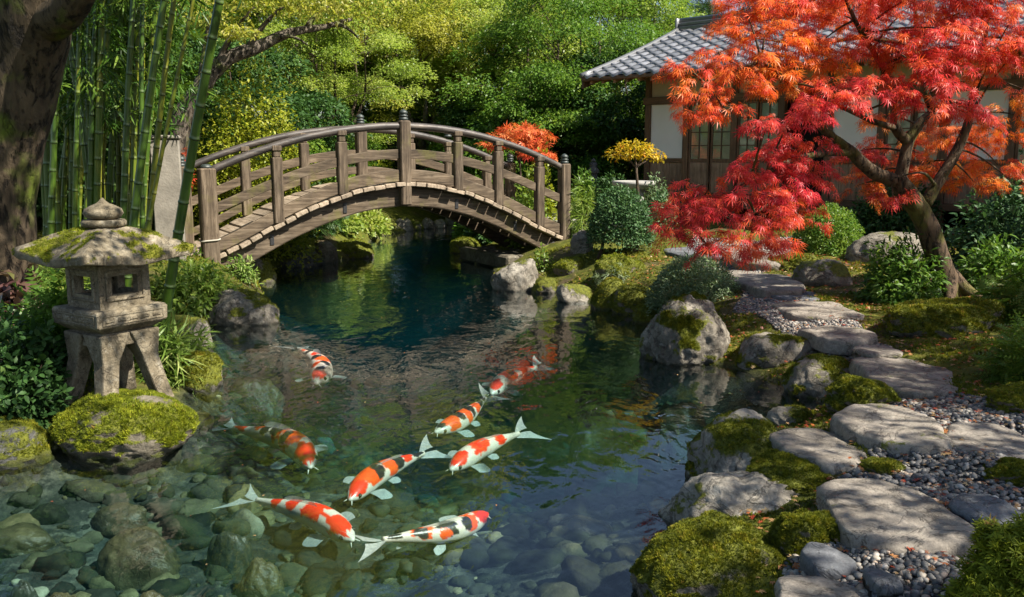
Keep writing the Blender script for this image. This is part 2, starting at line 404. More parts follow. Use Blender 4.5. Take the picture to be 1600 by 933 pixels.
m_wood('wood_bridge', (.032,.022,.014), (.108,.078,.050), (.27,.21,.148), 0, 1.0, mossy=.6)
m_wood('wood_post', (.032,.022,.014), (.10,.073,.048), (.245,.19,.135), 2, 1.0, mossy=.5)
m_wood('wood_deck', (.17,.13,.09), (.33,.26,.19), (.50,.42,.32), 1, 1.0)
m_wood('wood_rail', (.022,.02,.019), (.06,.05,.045), (.17,.14,.115), 0, 1.0, .5, .4)
m_wood('wood_house', (.075,.04,.02), (.155,.085,.042), (.25,.145,.078), 2, 1.2, .55, .35)
m_wood('wood_house_x', (.075,.04,.02), (.155,.085,.042), (.25,.145,.078), 0, 1.2, .55, .35)
m_wood('wood_board', (.17,.10,.055), (.29,.185,.11), (.40,.27,.17), 2, 1.2, .6, .3)
m_wood('wood_rafter', (.16,.085,.042), (.30,.165,.085), (.42,.25,.14), 1, 1.2, .6, .3)

def m_plain(key, col, rough=.6, spec=.4, var=.2, sc=4.0, bk=.15, metal=0.0):
    m, nt, out = newmat(key); n = noi(nt, coords(nt), sc, 6, .6)
    c = mixc(nt, var, col, ramp(nt, n, [(.3, .5), (.7, 1.3)]), 'MULTIPLY')
    pbr(nt, out, c, rough, bump(nt, noi(nt, coords(nt), sc * 8, 4), bk, .01), spec, Metallic=metal); M[key] = m
m_plain('plaster', (.80,.76,.68), .85, .2, .12, 2.0)
m_plain('plaster_cream', (.50,.43,.30), .85, .2, .15, 2.0)
m_plain('plaster_wall', (.22,.20,.17), .9, .2, .8, 3.5, .6)
m_plain('iron', (.02,.02,.022), .45, .5, .3, 20)
m_plain('finial_metal', (.035,.045,.042), .45, .5, .5, 16, .3)
m_plain('indoor_shade', (.02,.018,.015), .9, .1)  # near-black colour standing in for the shade indoors
m_plain('paper', (.62,.62,.50), .6, .3, .1, 3)
m_plain('concrete', (.33,.32,.30), .85, .3, .35, 3, .3)
m_plain('rope', (.35,.33,.28), .8, .2, .3, 30)
# glazing in front of the paper screens
m, nt, out = newmat('glass'); g = nd(nt, 'ShaderNodeBsdfGlossy', {'Color': (1,1,1,1), 'Roughness': .03}).outputs[0]
t = nd(nt, 'ShaderNodeBsdfTransparent', {'Color': (.9,.93,.88,1)}).outputs[0]
fr = nd(nt, 'ShaderNodeFresnel', {'IOR': 1.5}).outputs[0]
nt.links.new(nd(nt, 'ShaderNodeMixShader', {0: fr, 1: t, 2: g}).outputs[0], out.inputs['Surface']); M['glass'] = m
# roof tiles
m, nt, out = newmat('roof_tile'); r = attr(nt, 'rnd').outputs['Fac']; n = noi(nt, coords(nt), 9, 5, .6)
c = mixc(nt, .4, ramp(nt, r, [(0, (.17,.172,.175)), (1, (.34,.34,.35))]), ramp(nt, n, [(.3, .5), (.7, 1.3)]), 'MULTIPLY')
pbr(nt, out, c, .30, bump(nt, noi(nt, coords(nt), 60, 3), .1, .005), .8, Metallic=.35); M['roof_tile'] = m
# bamboo culm
m, nt, out = newmat('bamboo_culm'); a = attr(nt, 'node').outputs['Fac']; inf = nd(nt, 'ShaderNodeObjectInfo').outputs['Random']
n = noi(nt, coords(nt, 'Object', (6, 6, .8)), 3, 5)
c = ramp(nt, mth(nt, 'ADD', mth(nt, 'MULTIPLY', n, .7), mth(nt, 'MULTIPLY', inf, .35)), [(.25, (.024,.058,.008)), (.5, (.06,.115,.012)), (.85, (.23,.21,.022))])
c = mixc(nt, ramp(nt, a, [(.0, 1.0), (.06, 0.0)]), c, (.018,.024,.01))
c = mixc(nt, mth(nt, 'MULTIPLY', ramp(nt, a, [(.06, 0.0), (.08, 1.0), (.14, .6), (.2, 0.0)]), .28), c, (.30,.34,.20))
pbr(nt, out, c, .32, bump(nt, n, .1, .005), .5); M['bamboo_culm'] = m
# gravel: one stone, one value
m, nt, out = newmat('pebble'); r = attr(nt, 'rnd').outputs['Fac']
c = ramp(nt, r, [(0, (.04,.042,.048)), (.30, (.085,.086,.09)), (.45, (.15,.145,.14)), (.68, (.25,.235,.215)), (.82, (.34,.30,.25)), (.93, (.26,.165,.11)), (1, (.48,.46,.43))])
c = mixc(nt, .3, c, ramp(nt, noi(nt, coords(nt), 120, 3), [(.3, .4), (.7, 1.3)]), 'MULTIPLY')
pbr(nt, out, c, .6, None, .4); M['pebble'] = m
m, nt, out = newmat('bed_pebble'); r = attr(nt, 'rnd').outputs['Fac']
c = ramp(nt, r, [(0, (.010,.012,.009)), (.4, (.03,.033,.024)), (.72, (.07,.07,.046)), (.93, (.17,.145,.07)), (1, (.28,.26,.19))])
c = mixc(nt, .6, c, ramp(nt, noi(nt, coords(nt), 7, 8, .72), [(.32, .12), (.68, 1.5)]), 'MULTIPLY')
c = mixc(nt, ramp(nt, noi(nt, coords(nt), 2.3, 6, .7), [(.46, 0.0), (.62, .8)]), c, (.035,.04,.018))
pbr(nt, out, c, .8, bump(nt, noi(nt, coords(nt), 40, 5, .7), .5, .02), .1); M['bed_pebble'] = m
# ground: moss, soil, gravel bed, pond bed
m, nt, out = newmat('ground'); P = nd(nt, 'ShaderNodeNewGeometry').outputs['Position']; z = nd(nt, 'ShaderNodeSeparateXYZ', {0: P}).outputs['Z']
n1 = noi(nt, P, 1.3, 6, .6); n2 = noi(nt, P, 9, 6, .7); n3 = noi(nt, P, 60, 4, .7)
moss = ramp(nt, n2, [(.28, (.03,.038,.007)), (.5, (.075,.085,.01)), (.72, (.16,.155,.016))])
soil = ramp(nt, n3, [(.3, (.03,.022,.014)), (.7, (.12,.085,.05))])
land = mixc(nt, ramp(nt, mth(nt, 'ADD', n1, mth(nt, 'MULTIPLY', n2, .3)), [(.66, 0.0), (.80, 1.0)]), moss, soil)
grv = ramp(nt, nd(nt, 'ShaderNodeTexVoronoi', {'Vector': P, 'Scale': 38.0}).outputs['Color'], [(.2, (.04,.04,.042)), (.55, (.13,.125,.12)), (.85, (.28,.26,.23))])
land = mixc(nt, attr(nt, 'gravel').outputs['Fac'], land, grv)
bvor = nd(nt, 'ShaderNodeTexVoronoi', {'Vector': nd(nt, 'ShaderNodeVectorMath', {0: P, 1: nd(nt, 'ShaderNodeCombineXYZ', {0: n2, 1: n1}).outputs[0]}, operation='ADD').outputs[0], 'Scale': 3.4})
bed = ramp(nt, n2, [(.3, (.008,.010,.008)), (.5, (.045,.046,.036)), (.7, (.15,.14,.10))])
bed = mixc(nt, .5, bed, ramp(nt, bvor.outputs['Color'], [(.2, .15), (.8, 1.5)]), 'MULTIPLY')
col = mixc(nt, ramp(nt, mth(nt, 'ADD', z, mth(nt, 'MULTIPLY', n2, .06)), [(.0, 0.0), (.09, 1.0)]), bed, land)
h = mth(nt, 'ADD', mth(nt, 'MULTIPLY', n2, .7), mth(nt, 'MULTIPLY', n3, .4))
pbr(nt, out, col, .9, bump(nt, h, .7, .05), .2); M['ground'] = m
# pond water: clear, mirror by Fresnel, with absorbing teal body
m, nt, out = newmat('pond_water'); P = nd(nt, 'ShaderNodeNewGeometry').outputs['Position']
sp = nd(nt, 'ShaderNodeMapping', {'Vector': P, 'Scale': (1, .55, 1)}).outputs[0]
h = mth(nt, 'ADD', noi(nt, sp, 2.3, 3, .5, .6), mth(nt, 'MULTIPLY', noi(nt, sp, 9.0, 3, .5, .4), .22))
b = bump(nt, h, .13, .12)
fr = nd(nt, 'ShaderNodeFresnel', {'IOR': 1.33, 'Normal': b}).outputs[0]
g = nd(nt, 'ShaderNodeBsdfGlossy', {'Color': (1,1,1,1), 'Roughness': .015, 'Normal': b}).outputs[0]
t = nd(nt, 'ShaderNodeBsdfTransparent', {'Color': (.93,.97,.97,1)}).outputs[0]
nt.links.new(nd(nt, 'ShaderNodeMixShader', {0: mth(nt, 'MULTIPLY', fr, 1.4, clamp=True), 1: t, 2: g}).outputs[0], out.inputs['Surface'])
va = nd(nt, 'ShaderNodeVolumeAbsorption', {'Color': (.18,.68,.76,1), 'Density': 1.0}).outputs[0]
vs_c = nd(nt, 'ShaderNodeVolumeScatter', {'Color': (.10,.62,.66,1), 'Density': .035, 'Anisotropy': .2}).outputs[0]
nt.links.new(nd(nt, 'ShaderNodeAddShader', {0: va, 1: vs_c}).outputs[0], out.inputs['Volume']); M['pond_water'] = m
# koi
m, nt, out = newmat('koi_skin'); c = attr(nt, 'col').outputs['Color']
vs = nd(nt, 'ShaderNodeTexVoronoi', {'Vector': coords(nt), 'Scale': 95.0}).outputs['Distance']
c = mixc(nt, .25, c, ramp(nt, vs, [(.1, 1.15), (.6, .6)]), 'MULTIPLY')
pbr(nt, out, c, .35, bump(nt, vs, .15, .004), .5); M['koi_skin'] = m
m, nt, out = newmat('koi_fin'); wv = noi(nt, coords(nt, 'Object', (60, 60, 60)), 1.0, 2)
b = pbr(nt, None, ramp(nt, wv, [(.3, (.40,.41,.39)), (.7, (.62,.62,.58))]), .4, spec=.4)
t = nd(nt, 'ShaderNodeBsdfTransparent', {'Color': (1,1,1,1)}).outputs[0]
nt.links.new(nd(nt, 'ShaderNodeMixShader', {0: .58, 1: t, 2: b}).outputs[0], out.inputs['Surface']); M['koi_fin'] = m
m_plain('koi_eye', (.01,.01,.01), .1, .8, 0)
# ------------------------------------------------------------------ the pond outline and the lie of the land
SHORE = [(-260, 700), (-60, 716), (60, 716), (110, 700), (200, 690), (280, 660), (300, 615), (330, 590), (320, 545), (318, 520), (340, 508), (410, 496), (420, 470), (392, 440),
         (398, 424), (440, 418), (500, 410), (570, 402), (572, 388), (590, 372), (640, 362), (690, 355), (712, 350), (726, 352), (712, 372), (722, 392), (755, 408), (775, 440), (800, 452), (850, 456),
         (900, 470), (955, 486), (1000, 505), (1012, 545), (1060, 562), (1140, 578), (1200, 598), (1245, 615), (1275, 630), (1245, 645), (1215, 662), (1150, 688),
         (1095, 722), (1080, 765), (1050, 800), (1010, 845), (985, 890), (985, 933), (1000, 1010)]
pond = [G(x, y)[:2] for x, y in SHORE]
pond = np.array(pond + [np.array([.2, .9]), np.array([-2.0, .6]), np.array([-6.5, 1.2]), np.array([-8.0, 4.0])])
pond = spline(np.vstack([pond, pond[:1]]), 4)[:-1]; pond = pond[:, :2]
def sdist(X, Y, poly):
    """signed distance to a polygon, positive outside"""
    X = np.asarray(X, float); Y = np.asarray(Y, float); d2 = np.full(X.shape, 1e9); ins = np.zeros(X.shape, bool)
    A = poly; B = np.roll(poly, -1, 0)
    for (ax, ay), (bx, by) in zip(A, B):
        ex, ey = bx - ax, by - ay; t = np.clip(((X - ax) * ex + (Y - ay) * ey) / (ex * ex + ey * ey + 1e-12), 0, 1)
        d2 = np.minimum(d2, (X - ax - t * ex) ** 2 + (Y - ay - t * ey) ** 2)
        c = ((ay > Y) != (by > Y)) & (X < (bx - ax) * (Y - ay) / (by - ay + 1e-12) + ax); ins ^= c
    return np.where(ins, -1, 1) * np.sqrt(d2)
def H(X, Y, sd=None):
    X = np.asarray(X, float); Y = np.asarray(Y, float)
    if sd is None: sd = sdist(X, Y, pond)
    P = np.stack([X, Y, 0 * X], -1)
    o = np.maximum(sd, 0); i = np.maximum(-sd, 0)
    hi = .29 * (1 - np.exp(-np.maximum(o - .22, 0) / .45)) + .045 * sstep(0, .2, o)
    hi = hi + .28 * sstep(9.5, 17, Y) * sstep(-.5, 2.5, X) + .22 * sstep(9, 12.5, Y) * sstep(-2.5, -4, X)
    hi = hi + .10 * sstep(2.5, 6, X) * sstep(5, 9, Y) + .06 * sstep(.5, 1.2, o)
    hi = hi + 2.2 * sstep(24, 44, Y) + .5 * sstep(-6, -12, X) + .5 * sstep(10, 16, X)
    hi = hi + sstep(.1, .8, o) * (.07 * fbm(P * .9, 3) + .025 * fbm(P * 4.1, 3))
    hi = np.maximum(hi, .03)
    deep = .32 + 1.0 * sstep(5.0, 8.0, Y + .35 * X)
    lo = -.06 - deep * (1 - np.exp(-i / .8)) + sstep(.1, .5, i) * (.06 * fbm(P * 1.3, 3) + .03 * fbm(P * 4.5, 3))
    lo = np.minimum(lo, -.03)
    return np.where(sd > 0, hi * sstep(-.02, .12, sd) + -.06 * (1 - sstep(-.02, .12, sd)), lo)
def Hs(x, y): return float(H(np.array([x]), np.array([y]))[0])
def ong(px, py):
    """the point of the ground seen at a pixel"""
    z = .35
    for _ in range(12):
        p = G(px, py, z); z = .5 * z + .5 * max(0, Hs(p[0], p[1]))
    return G(px, py, z)

GA = [(1222, 1010), (1238, 880), (1290, 822), (1318, 750), (1372, 724), (1322, 655), (1362, 612), (1480, 615), (1600, 636), (1760, 690), (1800, 1010)]
GB = [(1150, 486), (1172, 452), (1262, 468), (1345, 512), (1400, 548), (1330, 562), (1240, 525)]
GC = [(1062, 402), (1085, 372), (1250, 370), (1242, 392), (1185, 428), (1105, 420)]
gravel_polys = [np.array([ong(x, y)[:2] for x, y in p]) for p in (GA, GB, GC)]
def gravel_mask(X, Y):
    X = np.asarray(X, float); Y = np.asarray(Y, float); m = np.zeros(X.shape)
    for p in gravel_polys:
        d = sdist(X, Y, p) + .06 * fbm(np.stack([X * 5, Y * 5, 0 * X], -1), 2); m = np.maximum(m, 1 - sstep(-.04, .05, d))
    return m
xs = np.concatenate([-np.geomspace(260, 8.5, 26), np.arange(-8.4, 9.21, .06), np.geomspace(9.3, 260, 26)])
ys = np.concatenate([-np.geomspace(60, .6, 8), np.arange(-.3, 3, .15), np.arange(3, 27, .06), np.geomspace(27.2, 400, 44)])
XX, YY = np.meshgrid(xs, ys); ZZ = H(XX, YY); nx = len(xs); ny = len(ys)
gf = (np.arange(ny - 1)[:, None] * nx + np.arange(nx - 1)[None]).reshape(-1, 1); gf = np.concatenate([gf, gf + 1, gf + nx + 1, gf + nx], 1)
gm = np.zeros(XX.shape); near = (XX > -1) & (XX < 9) & (YY > 1.5) & (YY < 16); gm[near] = gravel_mask(XX[near], YY[near])
ZZ = ZZ - .012 * gm
g_ = mk('ground', np.stack([XX, YY, ZZ], -1).reshape(-1, 3), gf, M['ground'], attrs={'gravel': gm.ravel()}); tag(g_, kind='structure')
# water body: a closed slab of water lying in the basin
wx = (-13.0, 9.0); wy = (-.5, 27.5); nw = 2
w = MB(); w.box((wx[0], wy[0], -2.2), (wx[1], wy[1], 0.0)); wo = w.build('water', M['pond_water']); tag(wo, kind='structure')

# ------------------------------------------------------------------ rocks
def rock_geo(seed, rx, ry, rz, sub=5, facets=9, rough=.11, flat=.75, down=.6, boxy=.62):
    """an irregular boulder, its centre at the origin: softened random facets and several sizes of relief"""
    D, Ft = ico(sub); r = np.random.default_rng(seed)
    N = nrm(r.normal(size=(facets, 3))); N[0] = nrm(np.array([r.normal() * .12, r.normal() * .12, 1.0])); dd = r.uniform(.62, .95, facets); dd[0] = flat
    q = np.maximum(D @ N.T, 1e-3) / dd[None]
    soft = (np.sum(np.maximum(q, 0) ** 14, 1) + 1.0) ** (-1 / 14)
    rad = soft * boxy + (1 - boxy) * .86
    o = r.uniform(-50, 50, 3); rad = rad * (1 + rough * fbm(D * 1.5 + o, 3) + rough * .35 * fbm(D * 5 + o, 4) + rough * .10 * fbm(D * 16 + o, 3))
    V = D * rad[:, None] * np.array([rx, ry, rz]); V[:, 2] = np.where(V[:, 2] < 0, V[:, 2] * down, V[:, 2])
    return V, Ft
def moss_mask(V, N, seed, amount, low=.0, sc=2.4):
    """where moss sits: upward faces and a noise of its own"""
    if amount <= 0: return np.zeros(len(V))
    o = np.array([seed * 1.7, seed * .3, 5.0]); ext = V[:, 2] / (np.abs(V[:, 2]).max() + 1e-6)
    n = fbm(V * sc + o, 4)
    return np.clip(.12 + amount * .75 + n * .62 + .22 * (N[:, 2] - .3) + low * (.3 - ext), 0, 1) * sstep(-.45, .15, N[:, 2])
TUFT = t_tuft(5, 2); TUFT2 = t_tuft(4, 9, .8)
def moss_part(parent, V, Ft, ms, n, size, mat='moss_blades', thr=.5, zmin=-9):
    w = np.clip(ms[Ft].mean(1) - thr, 0, 1) ** .6
    w = w * (V[Ft][:, :, 2].min(1) > zmin)
    if w.sum() <= 0: return None
    P, Nn, _ = sample_tris(V, Ft, n, w)
    cl = fbm(P * 14, 2); ax = nrm(Nn * .9 + np.array([0, 0, .5]) + rng.normal(size=P.shape) * .35)
    v, f, a = scatter(TUFT[0], TUFT[1], P - Nn * size * .25, ax, rdir(n), size * (.6 + .8 * rng.random(n)) * (1 + .5 * cl), np.clip(.42 + cl * .35 + rng.normal(size=n) * .18, 0, 1))
    return mk('moss', v, f, M[mat], parent, True, {'rnd': a})
ROCKS = []
def rock(label, xl, xr, yt, yb, mat='rock_grey', moss=.2, seed=None, zb=0.0, dr=.85, flat=.8, blades=0, bsize=.022, bmat='moss_blades', name='rock', group=None, facets=9, rough=.11, low=0.0, sub=5, boxy=.62, cat='rock', land=False, rz=None, thr=.5):
    seed = seed if seed is not None else len(ROCKS) * 7 + 3
    B = ong((xl + xr) / 2, yb) if land else G((xl + xr) / 2, yb, zb); zb = B[2]; dist = math.hypot(B[1], CAMZ - zb) 
    rx = (xr - xl) / 2 * B[1] / F / math.cos(PITCH) * 1.08; ry = rx * dr
    c = B + np.array([B[0], B[1], 0]) / math.hypot(B[0], B[1]) * ry * .86
    top = PD((xl + xr) / 2, yt, c[1])[2]
    h = max(top - zb, .05); zc = zb + .12 * h; rzz = h * .88 / (flat * .9 + .1)
    V, Ft = rock_geo(seed, rx, ry, rzz, sub, facets, rough, flat, .9, boxy)
    V[:, 0] *= rx / np.abs(V[:, 0]).max(); V[:, 1] *= ry / np.abs(V[:, 1]).max(); V[:, 2] *= np.where(V[:, 2] > 0, h * .88 / V[:, 2].max(), 1)
    a = rng.uniform(-.3, .3); Rz = np.array([[math.cos(a), -math.sin(a), 0], [math.sin(a), math.cos(a), 0], [0, 0, 1]]); V = V @ Rz.T
    N = vnormals(V, Ft); ms = moss_mask(V, N, seed, moss, low)
    loc = (c[0], c[1], zc)
    if blades:
        o = empty(name, loc, label, cat, group)
        mk('stone', V, Ft, M[mat], o, True, {'moss': ms}); moss_part(o, V, Ft, ms, blades, bsize, bmat, thr, -zc + .015)
    else:
        o = mk(name, V, Ft, M[mat], None, True, {'moss': ms}, loc=loc); tag(o, label, cat, group)
    ROCKS.append((o, V, Ft, ms, loc)); return o
# bank on the lantern side
rock('mossy boulder in the water carrying the stone lantern, with two bare pale spots', 78, 314, 616, 714, 'rock_brown', .98, 5, dr=.8, flat=.86, blades=15000, bsize=.024, bmat='moss_bright', low=.2, sub=6, facets=7)
rock('low dark mossy boulder at the pond edge under the leafy plants', -70, 92, 655, 722, 'rock_dark', .72, 12, dr=.8, blades=3500, bsize=.018)
rock('grey boulder with mossy foot standing in the water beyond the leaning bamboo', 318, 437, 452, 510, 'rock_grey', .42, 21, dr=.75, flat=.7, blades=1500, bsize=.022, rough=.15)
rock('flat-topped pale block of rock behind the foot of the leaning bamboo', 240, 330, 489, 545, 'rock_grey', .25, 33, zb=.05, dr=.8, flat=.72, boxy=.85)
rock('rounded rock half covered in moss beside the lantern boulder', 262, 354, 548, 610, 'rock_grey', .55, 41, dr=.9, blades=2500, bsize=.02)
rock('small mossy rock at the water under the bridge end by the pond shrub', 378, 430, 402, 444, 'rock_brown', .6, 52, blades=700, bsize=.02)
rock('dark wet boulder in deep shade under the bridge', 412, 508, 383, 418, 'rock_dark', .3, 61, dr=.7)
rock('narrow upright brown rock beside the dark boulder under the bridge', 490, 528, 376, 412, 'rock_brown', .2, 67, dr=.8)
rock('bright moss covered rock at the far bank seen under the bridge', 520, 582, 373, 405, 'rock_brown', .95, 71, dr=.8, blades=1500, bsize=.03, bmat='moss_bright')
for k, (a, b, t, u, mo) in enumerate([(594, 622, 344, 364, .3), (618, 646, 340, 362, .15), (642, 662, 346, 360, .7), (656, 680, 340, 358, .3), (676, 698, 342, 357, .15), (694, 713, 333, 352, .0)]):
    rock(['dark rock starting the row of stones at the far shore', 'smooth grey rock second in the row at the far shore', 'small mossy rock in the row at the far shore', 'grey rock beside the small mossy one at the far shore', 'light rounded rock at the far shore next to the pale one', 'pale rock at the tip of the far inlet'][k], a, b, t, u, 'rock_pale' if k > 3 else 'rock_grey', mo, 80 + k, sub=4, group='row of stones at the far shore')
# bank on the path side
rock('angular grey boulder with a flat bright top standing in the water before the bridge end', 768, 848, 404, 456, 'rock_grey', .22, 103, dr=.8, flat=.75, boxy=.9, rough=.14, facets=11)
rock('small mossy rock beside the angular grey boulder', 832, 876, 432, 459, 'rock_grey', .75, 107, blades=700, bsize=.02)
rock('low flat-topped grey rock in the water with mossy sides', 866, 928, 442, 474, 'rock_grey', .35, 111, flat=.66, boxy=.9)
rock('dark green moss covered stone ball at the waterside', 922, 986, 434, 484, 'rock_brown', .99, 119, blades=3000, bsize=.022, cat='mossy rock')
rock('mossy rock at the waterside below the grassy bush', 956, 1030, 444, 492, 'rock_brown', .8, 123, blades=2500, bsize=.022)
rock('small yellow mossy rock touching the big domed boulder', 986, 1040, 474, 506, 'rock_brown', .85, 127, blades=1500, bsize=.02)
rock('big domed grey boulder with moss streaks standing at the water', 1002, 1156, 458, 570, 'rock_grey', .52, 139, dr=.85, flat=.9, blades=6000, bsize=.022, rough=.15, sub=6, low=.12, thr=.55)
rock('flat-topped rock with a thick mossy front beside the domed boulder', 1148, 1290, 519, 586, 'rock_grey', .62, 143, dr=.8, flat=.68, blades=5000, bsize=.022, boxy=.85, low=.4)
rock('pointed grey rock with mossy flank at the water by the stepping stones', 1226, 1345, 558, 622, 'rock_grey', .6, 151, dr=.8, flat=.8, blades=4500, bsize=.02, low=.2)
rock('small low rock peeping from moss at the water', 1196, 1272, 634, 668, 'rock_grey', .35, 157, blades=900, bsize=.015)
rock('large pale boulder with a moss cap sloping into the pond', 1068, 1262, 652, 782, 'rock_pale', .30, 163, dr=1.05, flat=.85, blades=5000, bsize=.017, sub=6, rough=.13)
rock('broad pale boulder almost free of moss at the pond edge', 1022, 1296, 744, 858, 'rock_pale', .08, 171, dr=.75, flat=.85, sub=6, rough=.15)
rock('moss covered boulder with bare grey patches at the pond edge', 974, 1262, 816, 968, 'rock_grey', .80, 179, dr=.75, flat=.88, blades=16000, bsize=.016, sub=6, facets=7, thr=.45)
rock('dark rock at the foot of the bridge post', 842, 898, 376, 412, 'rock_dark', .3, 183, zb=.1, dr=.8, rough=.16)
rock('stacked grey rock beside the bridge step', 892, 930, 358, 395, 'rock_grey', .2, 187, land=True, rough=.16)
rock('mossy hummock of rock below the clipped tree', 866, 915, 402, 428, 'rock_brown', .9, 191, land=True, blades=1500, bsize=.022, bmat='moss_bright')
rock('long mossy rock under the bridge abutment', 740, 800, 382, 414, 'rock_brown', .6, 193, blades=1200, bsize=.022)
rock('mossy rock at the inlet beside the abutment', 700, 752, 370, 396, 'rock_brown', .9, 197, blades=1500, bsize=.026, bmat='moss_bright')
rock('flat grey boulder under the maple behind the round bush', 1326, 1450, 362, 414, 'rock_grey', .15, 199, land=True, dr=.7, flat=.75)
rock('square mossy stepping boulder with a lit flat top', 1240, 1328, 404, 446, 'rock_grey', .35, 205, land=True, flat=.7, boxy=.9, dr=.8)
rock('grey rock half hidden behind the dark round shrub', 1338, 1372, 332, 356, 'rock_grey', .1, 209, land=True, sub=4)
# mounds of moss
def mound(label, xl, xr, yt, yb, n, mat='moss_blades', size=.024, seed=1, dr=.9):
    return rock(label, xl, xr, yt, yb, 'rock_brown', 1.0, seed, dr=dr, flat=.9, land=True, blades=n, bsize=size, bmat=mat, name='moss_mound', cat='moss', boxy=.3, facets=5, rough=.2, thr=.3)
mound('wide dark moss mound at the foot of the maple trunk', 1372, 1575, 468, 530, 14000, seed=301)
mound('moss cushion between the pale boulders', 1165, 1315, 716, 772, 9000, size=.016, seed=305, dr=1.2)
mound('moss cushion beside the big round stepping stone', 1252, 1372, 806, 852, 6000, size=.014, seed=309)
mound('tiny moss tuft in the gravel in front of the pale flat stone', 1344, 1412, 720, 742, 1800, size=.013, seed=313)
mound('moss filling the gap between the broad pale boulder and the moss covered one', 1205, 1300, 800, 868, 6000, size=.015, seed=341)
mound('moss spilling over the bank beside the pointed grey rock', 1285, 1405, 588, 645, 8000, size=.018, seed=317)
mound('golden moss hummock on the slope under the clipped tree', 922, 1010, 396, 440, 4000, size=.024, mat='moss_bright', seed=321)
mound('flat moss patch between the stepping boulder and the slab path', 1200, 1285, 394, 422, 3000, size=.024, seed=325)
mound('moss edge at the gravel by the large flat slab', 1540, 1680, 602, 650, 5000, size=.018, seed=329)
mound('moss clump under the broad slab at the path side', 1530, 1640, 722, 760, 4000, size=.015, seed=333)

# ------------------------------------------------------------------ stepping stones
def slab(label, cx, cy, rx, ry, thick=.07, mat='stone_flat', seed=0, group='stepping stones of the garden path', moss=.05, lift=.036, name='stepping_stone'):
    r = np.random.default_rng(seed + 900); z = ong(cx, cy)[2] + lift
    C = G(cx, cy, z); hw = rx * C[1] / F; a = G(cx, cy - ry, z); b = G(cx, cy + ry * .92, z); hd = (a[1] - b[1]) / 2; C[1] = (a[1] + b[1]) / 2; C[0] = (cx - CX) / F * C[1] * 1.0
    k = 72; t = np.arange(k) / k * 2 * math.pi; ph = r.uniform(0, 6.28, 5); am = np.array([.05, .06, .035, .025, .02])
    rad = 1 + sum(am[j] * np.cos((j + 2) * t + ph[j]) for j in range(5)) + .02 * r.normal(size=k).cumsum() * 0
    q = 4.0; ex = 2 / 2.5; hw *= .94; hd *= .93; cs = np.sign(np.cos(t)) * np.abs(np.cos(t)) ** ex; sn = np.sign(np.sin(t)) * np.abs(np.sin(t)) ** ex
    out = np.stack([cs * rad * hw, sn * rad * hd], -1)
    rings = [(.0, .0), (.2, 0), (.4, 0), (.6, 0), (.78, -.001), (.9, -.004), (.96, -.010), (.99, -.022), (1.005, -.045), (1.0, -thick), (.97, -thick - .06)]
    V = []
    for s, dz in rings:
        p = np.zeros((k, 3)); p[:, :2] = out * max(s, 1e-3); p[:, 2] = dz; V.append(p)
    V = np.concatenate(V); o3 = np.array([seed * 3.1, seed, 0])
    Vn = V + np.array([C[0], C[1], 0]); e = .012 * fbm(Vn * 2.2 + o3, 3) + .007 * fbm(Vn * 9 + o3, 4)
    inner = V[:, 2] > -.03; V[:, 2] += np.where(inner, e * 1.3, e * .3)
    side = ~inner; V[side, :2] *= (1 + .05 * fbm(Vn[side] * 14 + o3, 3))[:, None]
    Fq = grid_faces(len(rings), k, True)
    N = np.zeros_like(V); N[:, 2] = np.where(V[:, 2] > -.02, 1, .2); ms = np.clip(moss + .5 * fbm(Vn * 3 + o3, 4) + .25 * (np.linalg.norm(V[:, :2] / np.array([hw, hd]), axis=1) - .7), 0, 1) * (moss > 0)
    o = mk(name, V, Fq, M[mat], None, True, {'moss': ms}, loc=(C[0], C[1], z)); return tag(o, label, 'stepping stone', group)
slab('pale stepping slab at the far end of the path near the house', 1185, 396, 68, 14, .09, seed=1)
slab('stepping stone with a thick dark front beyond the gravel, beside the square mossy boulder', 1198, 438, 54, 17, .20, seed=2)
slab('rough little stepping stone sunk in gravel, smallest one of the path', 1243, 459, 42, 9, .05, 'stone_slate', 3)
slab('long oval stepping stone lit by sun flecks beyond the domed boulder', 1286, 484, 64, 16, .09, seed=4)
slab('oval stepping stone in shade next to the flat-topped mossy rock', 1322, 519, 54, 14, .08, seed=5)
slab('small sunken stepping stone in moss before the large shaded slab', 1384, 546, 38, 9, .03, seed=6)
slab('large smooth shaded slab beside the moss mound', 1448, 586, 94, 31, .10, seed=7)
slab('wide stepping stone with branch shadows beside the dark gravel', 1414, 662, 88, 35, .10, seed=8)
slab('broad slab cut by the picture edge at the path side', 1590, 694, 80, 36, .11, seed=9)
slab('bright flat stone beside the moss cushion at the pond side', 1300, 697, 72, 33, .08, seed=10)
slab('biggest round stepping stone dappled by leaf shadows', 1424, 803, 116, 62, .12, seed=11)
slab('small smooth slate blue stone lying in gravel', 1580, 792, 54, 24, .04, 'stone_slate', 12)
slab('dark slate stone lying in gravel behind the pale bottom slab', 1325, 868, 42, 24, .05, 'stone_slate', 13)
slab('round dark cobble in the gravel beside the dark slate stone', 1418, 900, 28, 22, .04, 'stone_slate', 14)
slab('pale slab at the bottom of the picture among pebbles', 1322, 932, 82, 40, .09, seed=15)
slab('grey stone lying flat in the gravel before the house', 1085, 392, 45, 8, .05, 'stone_slate', 16)

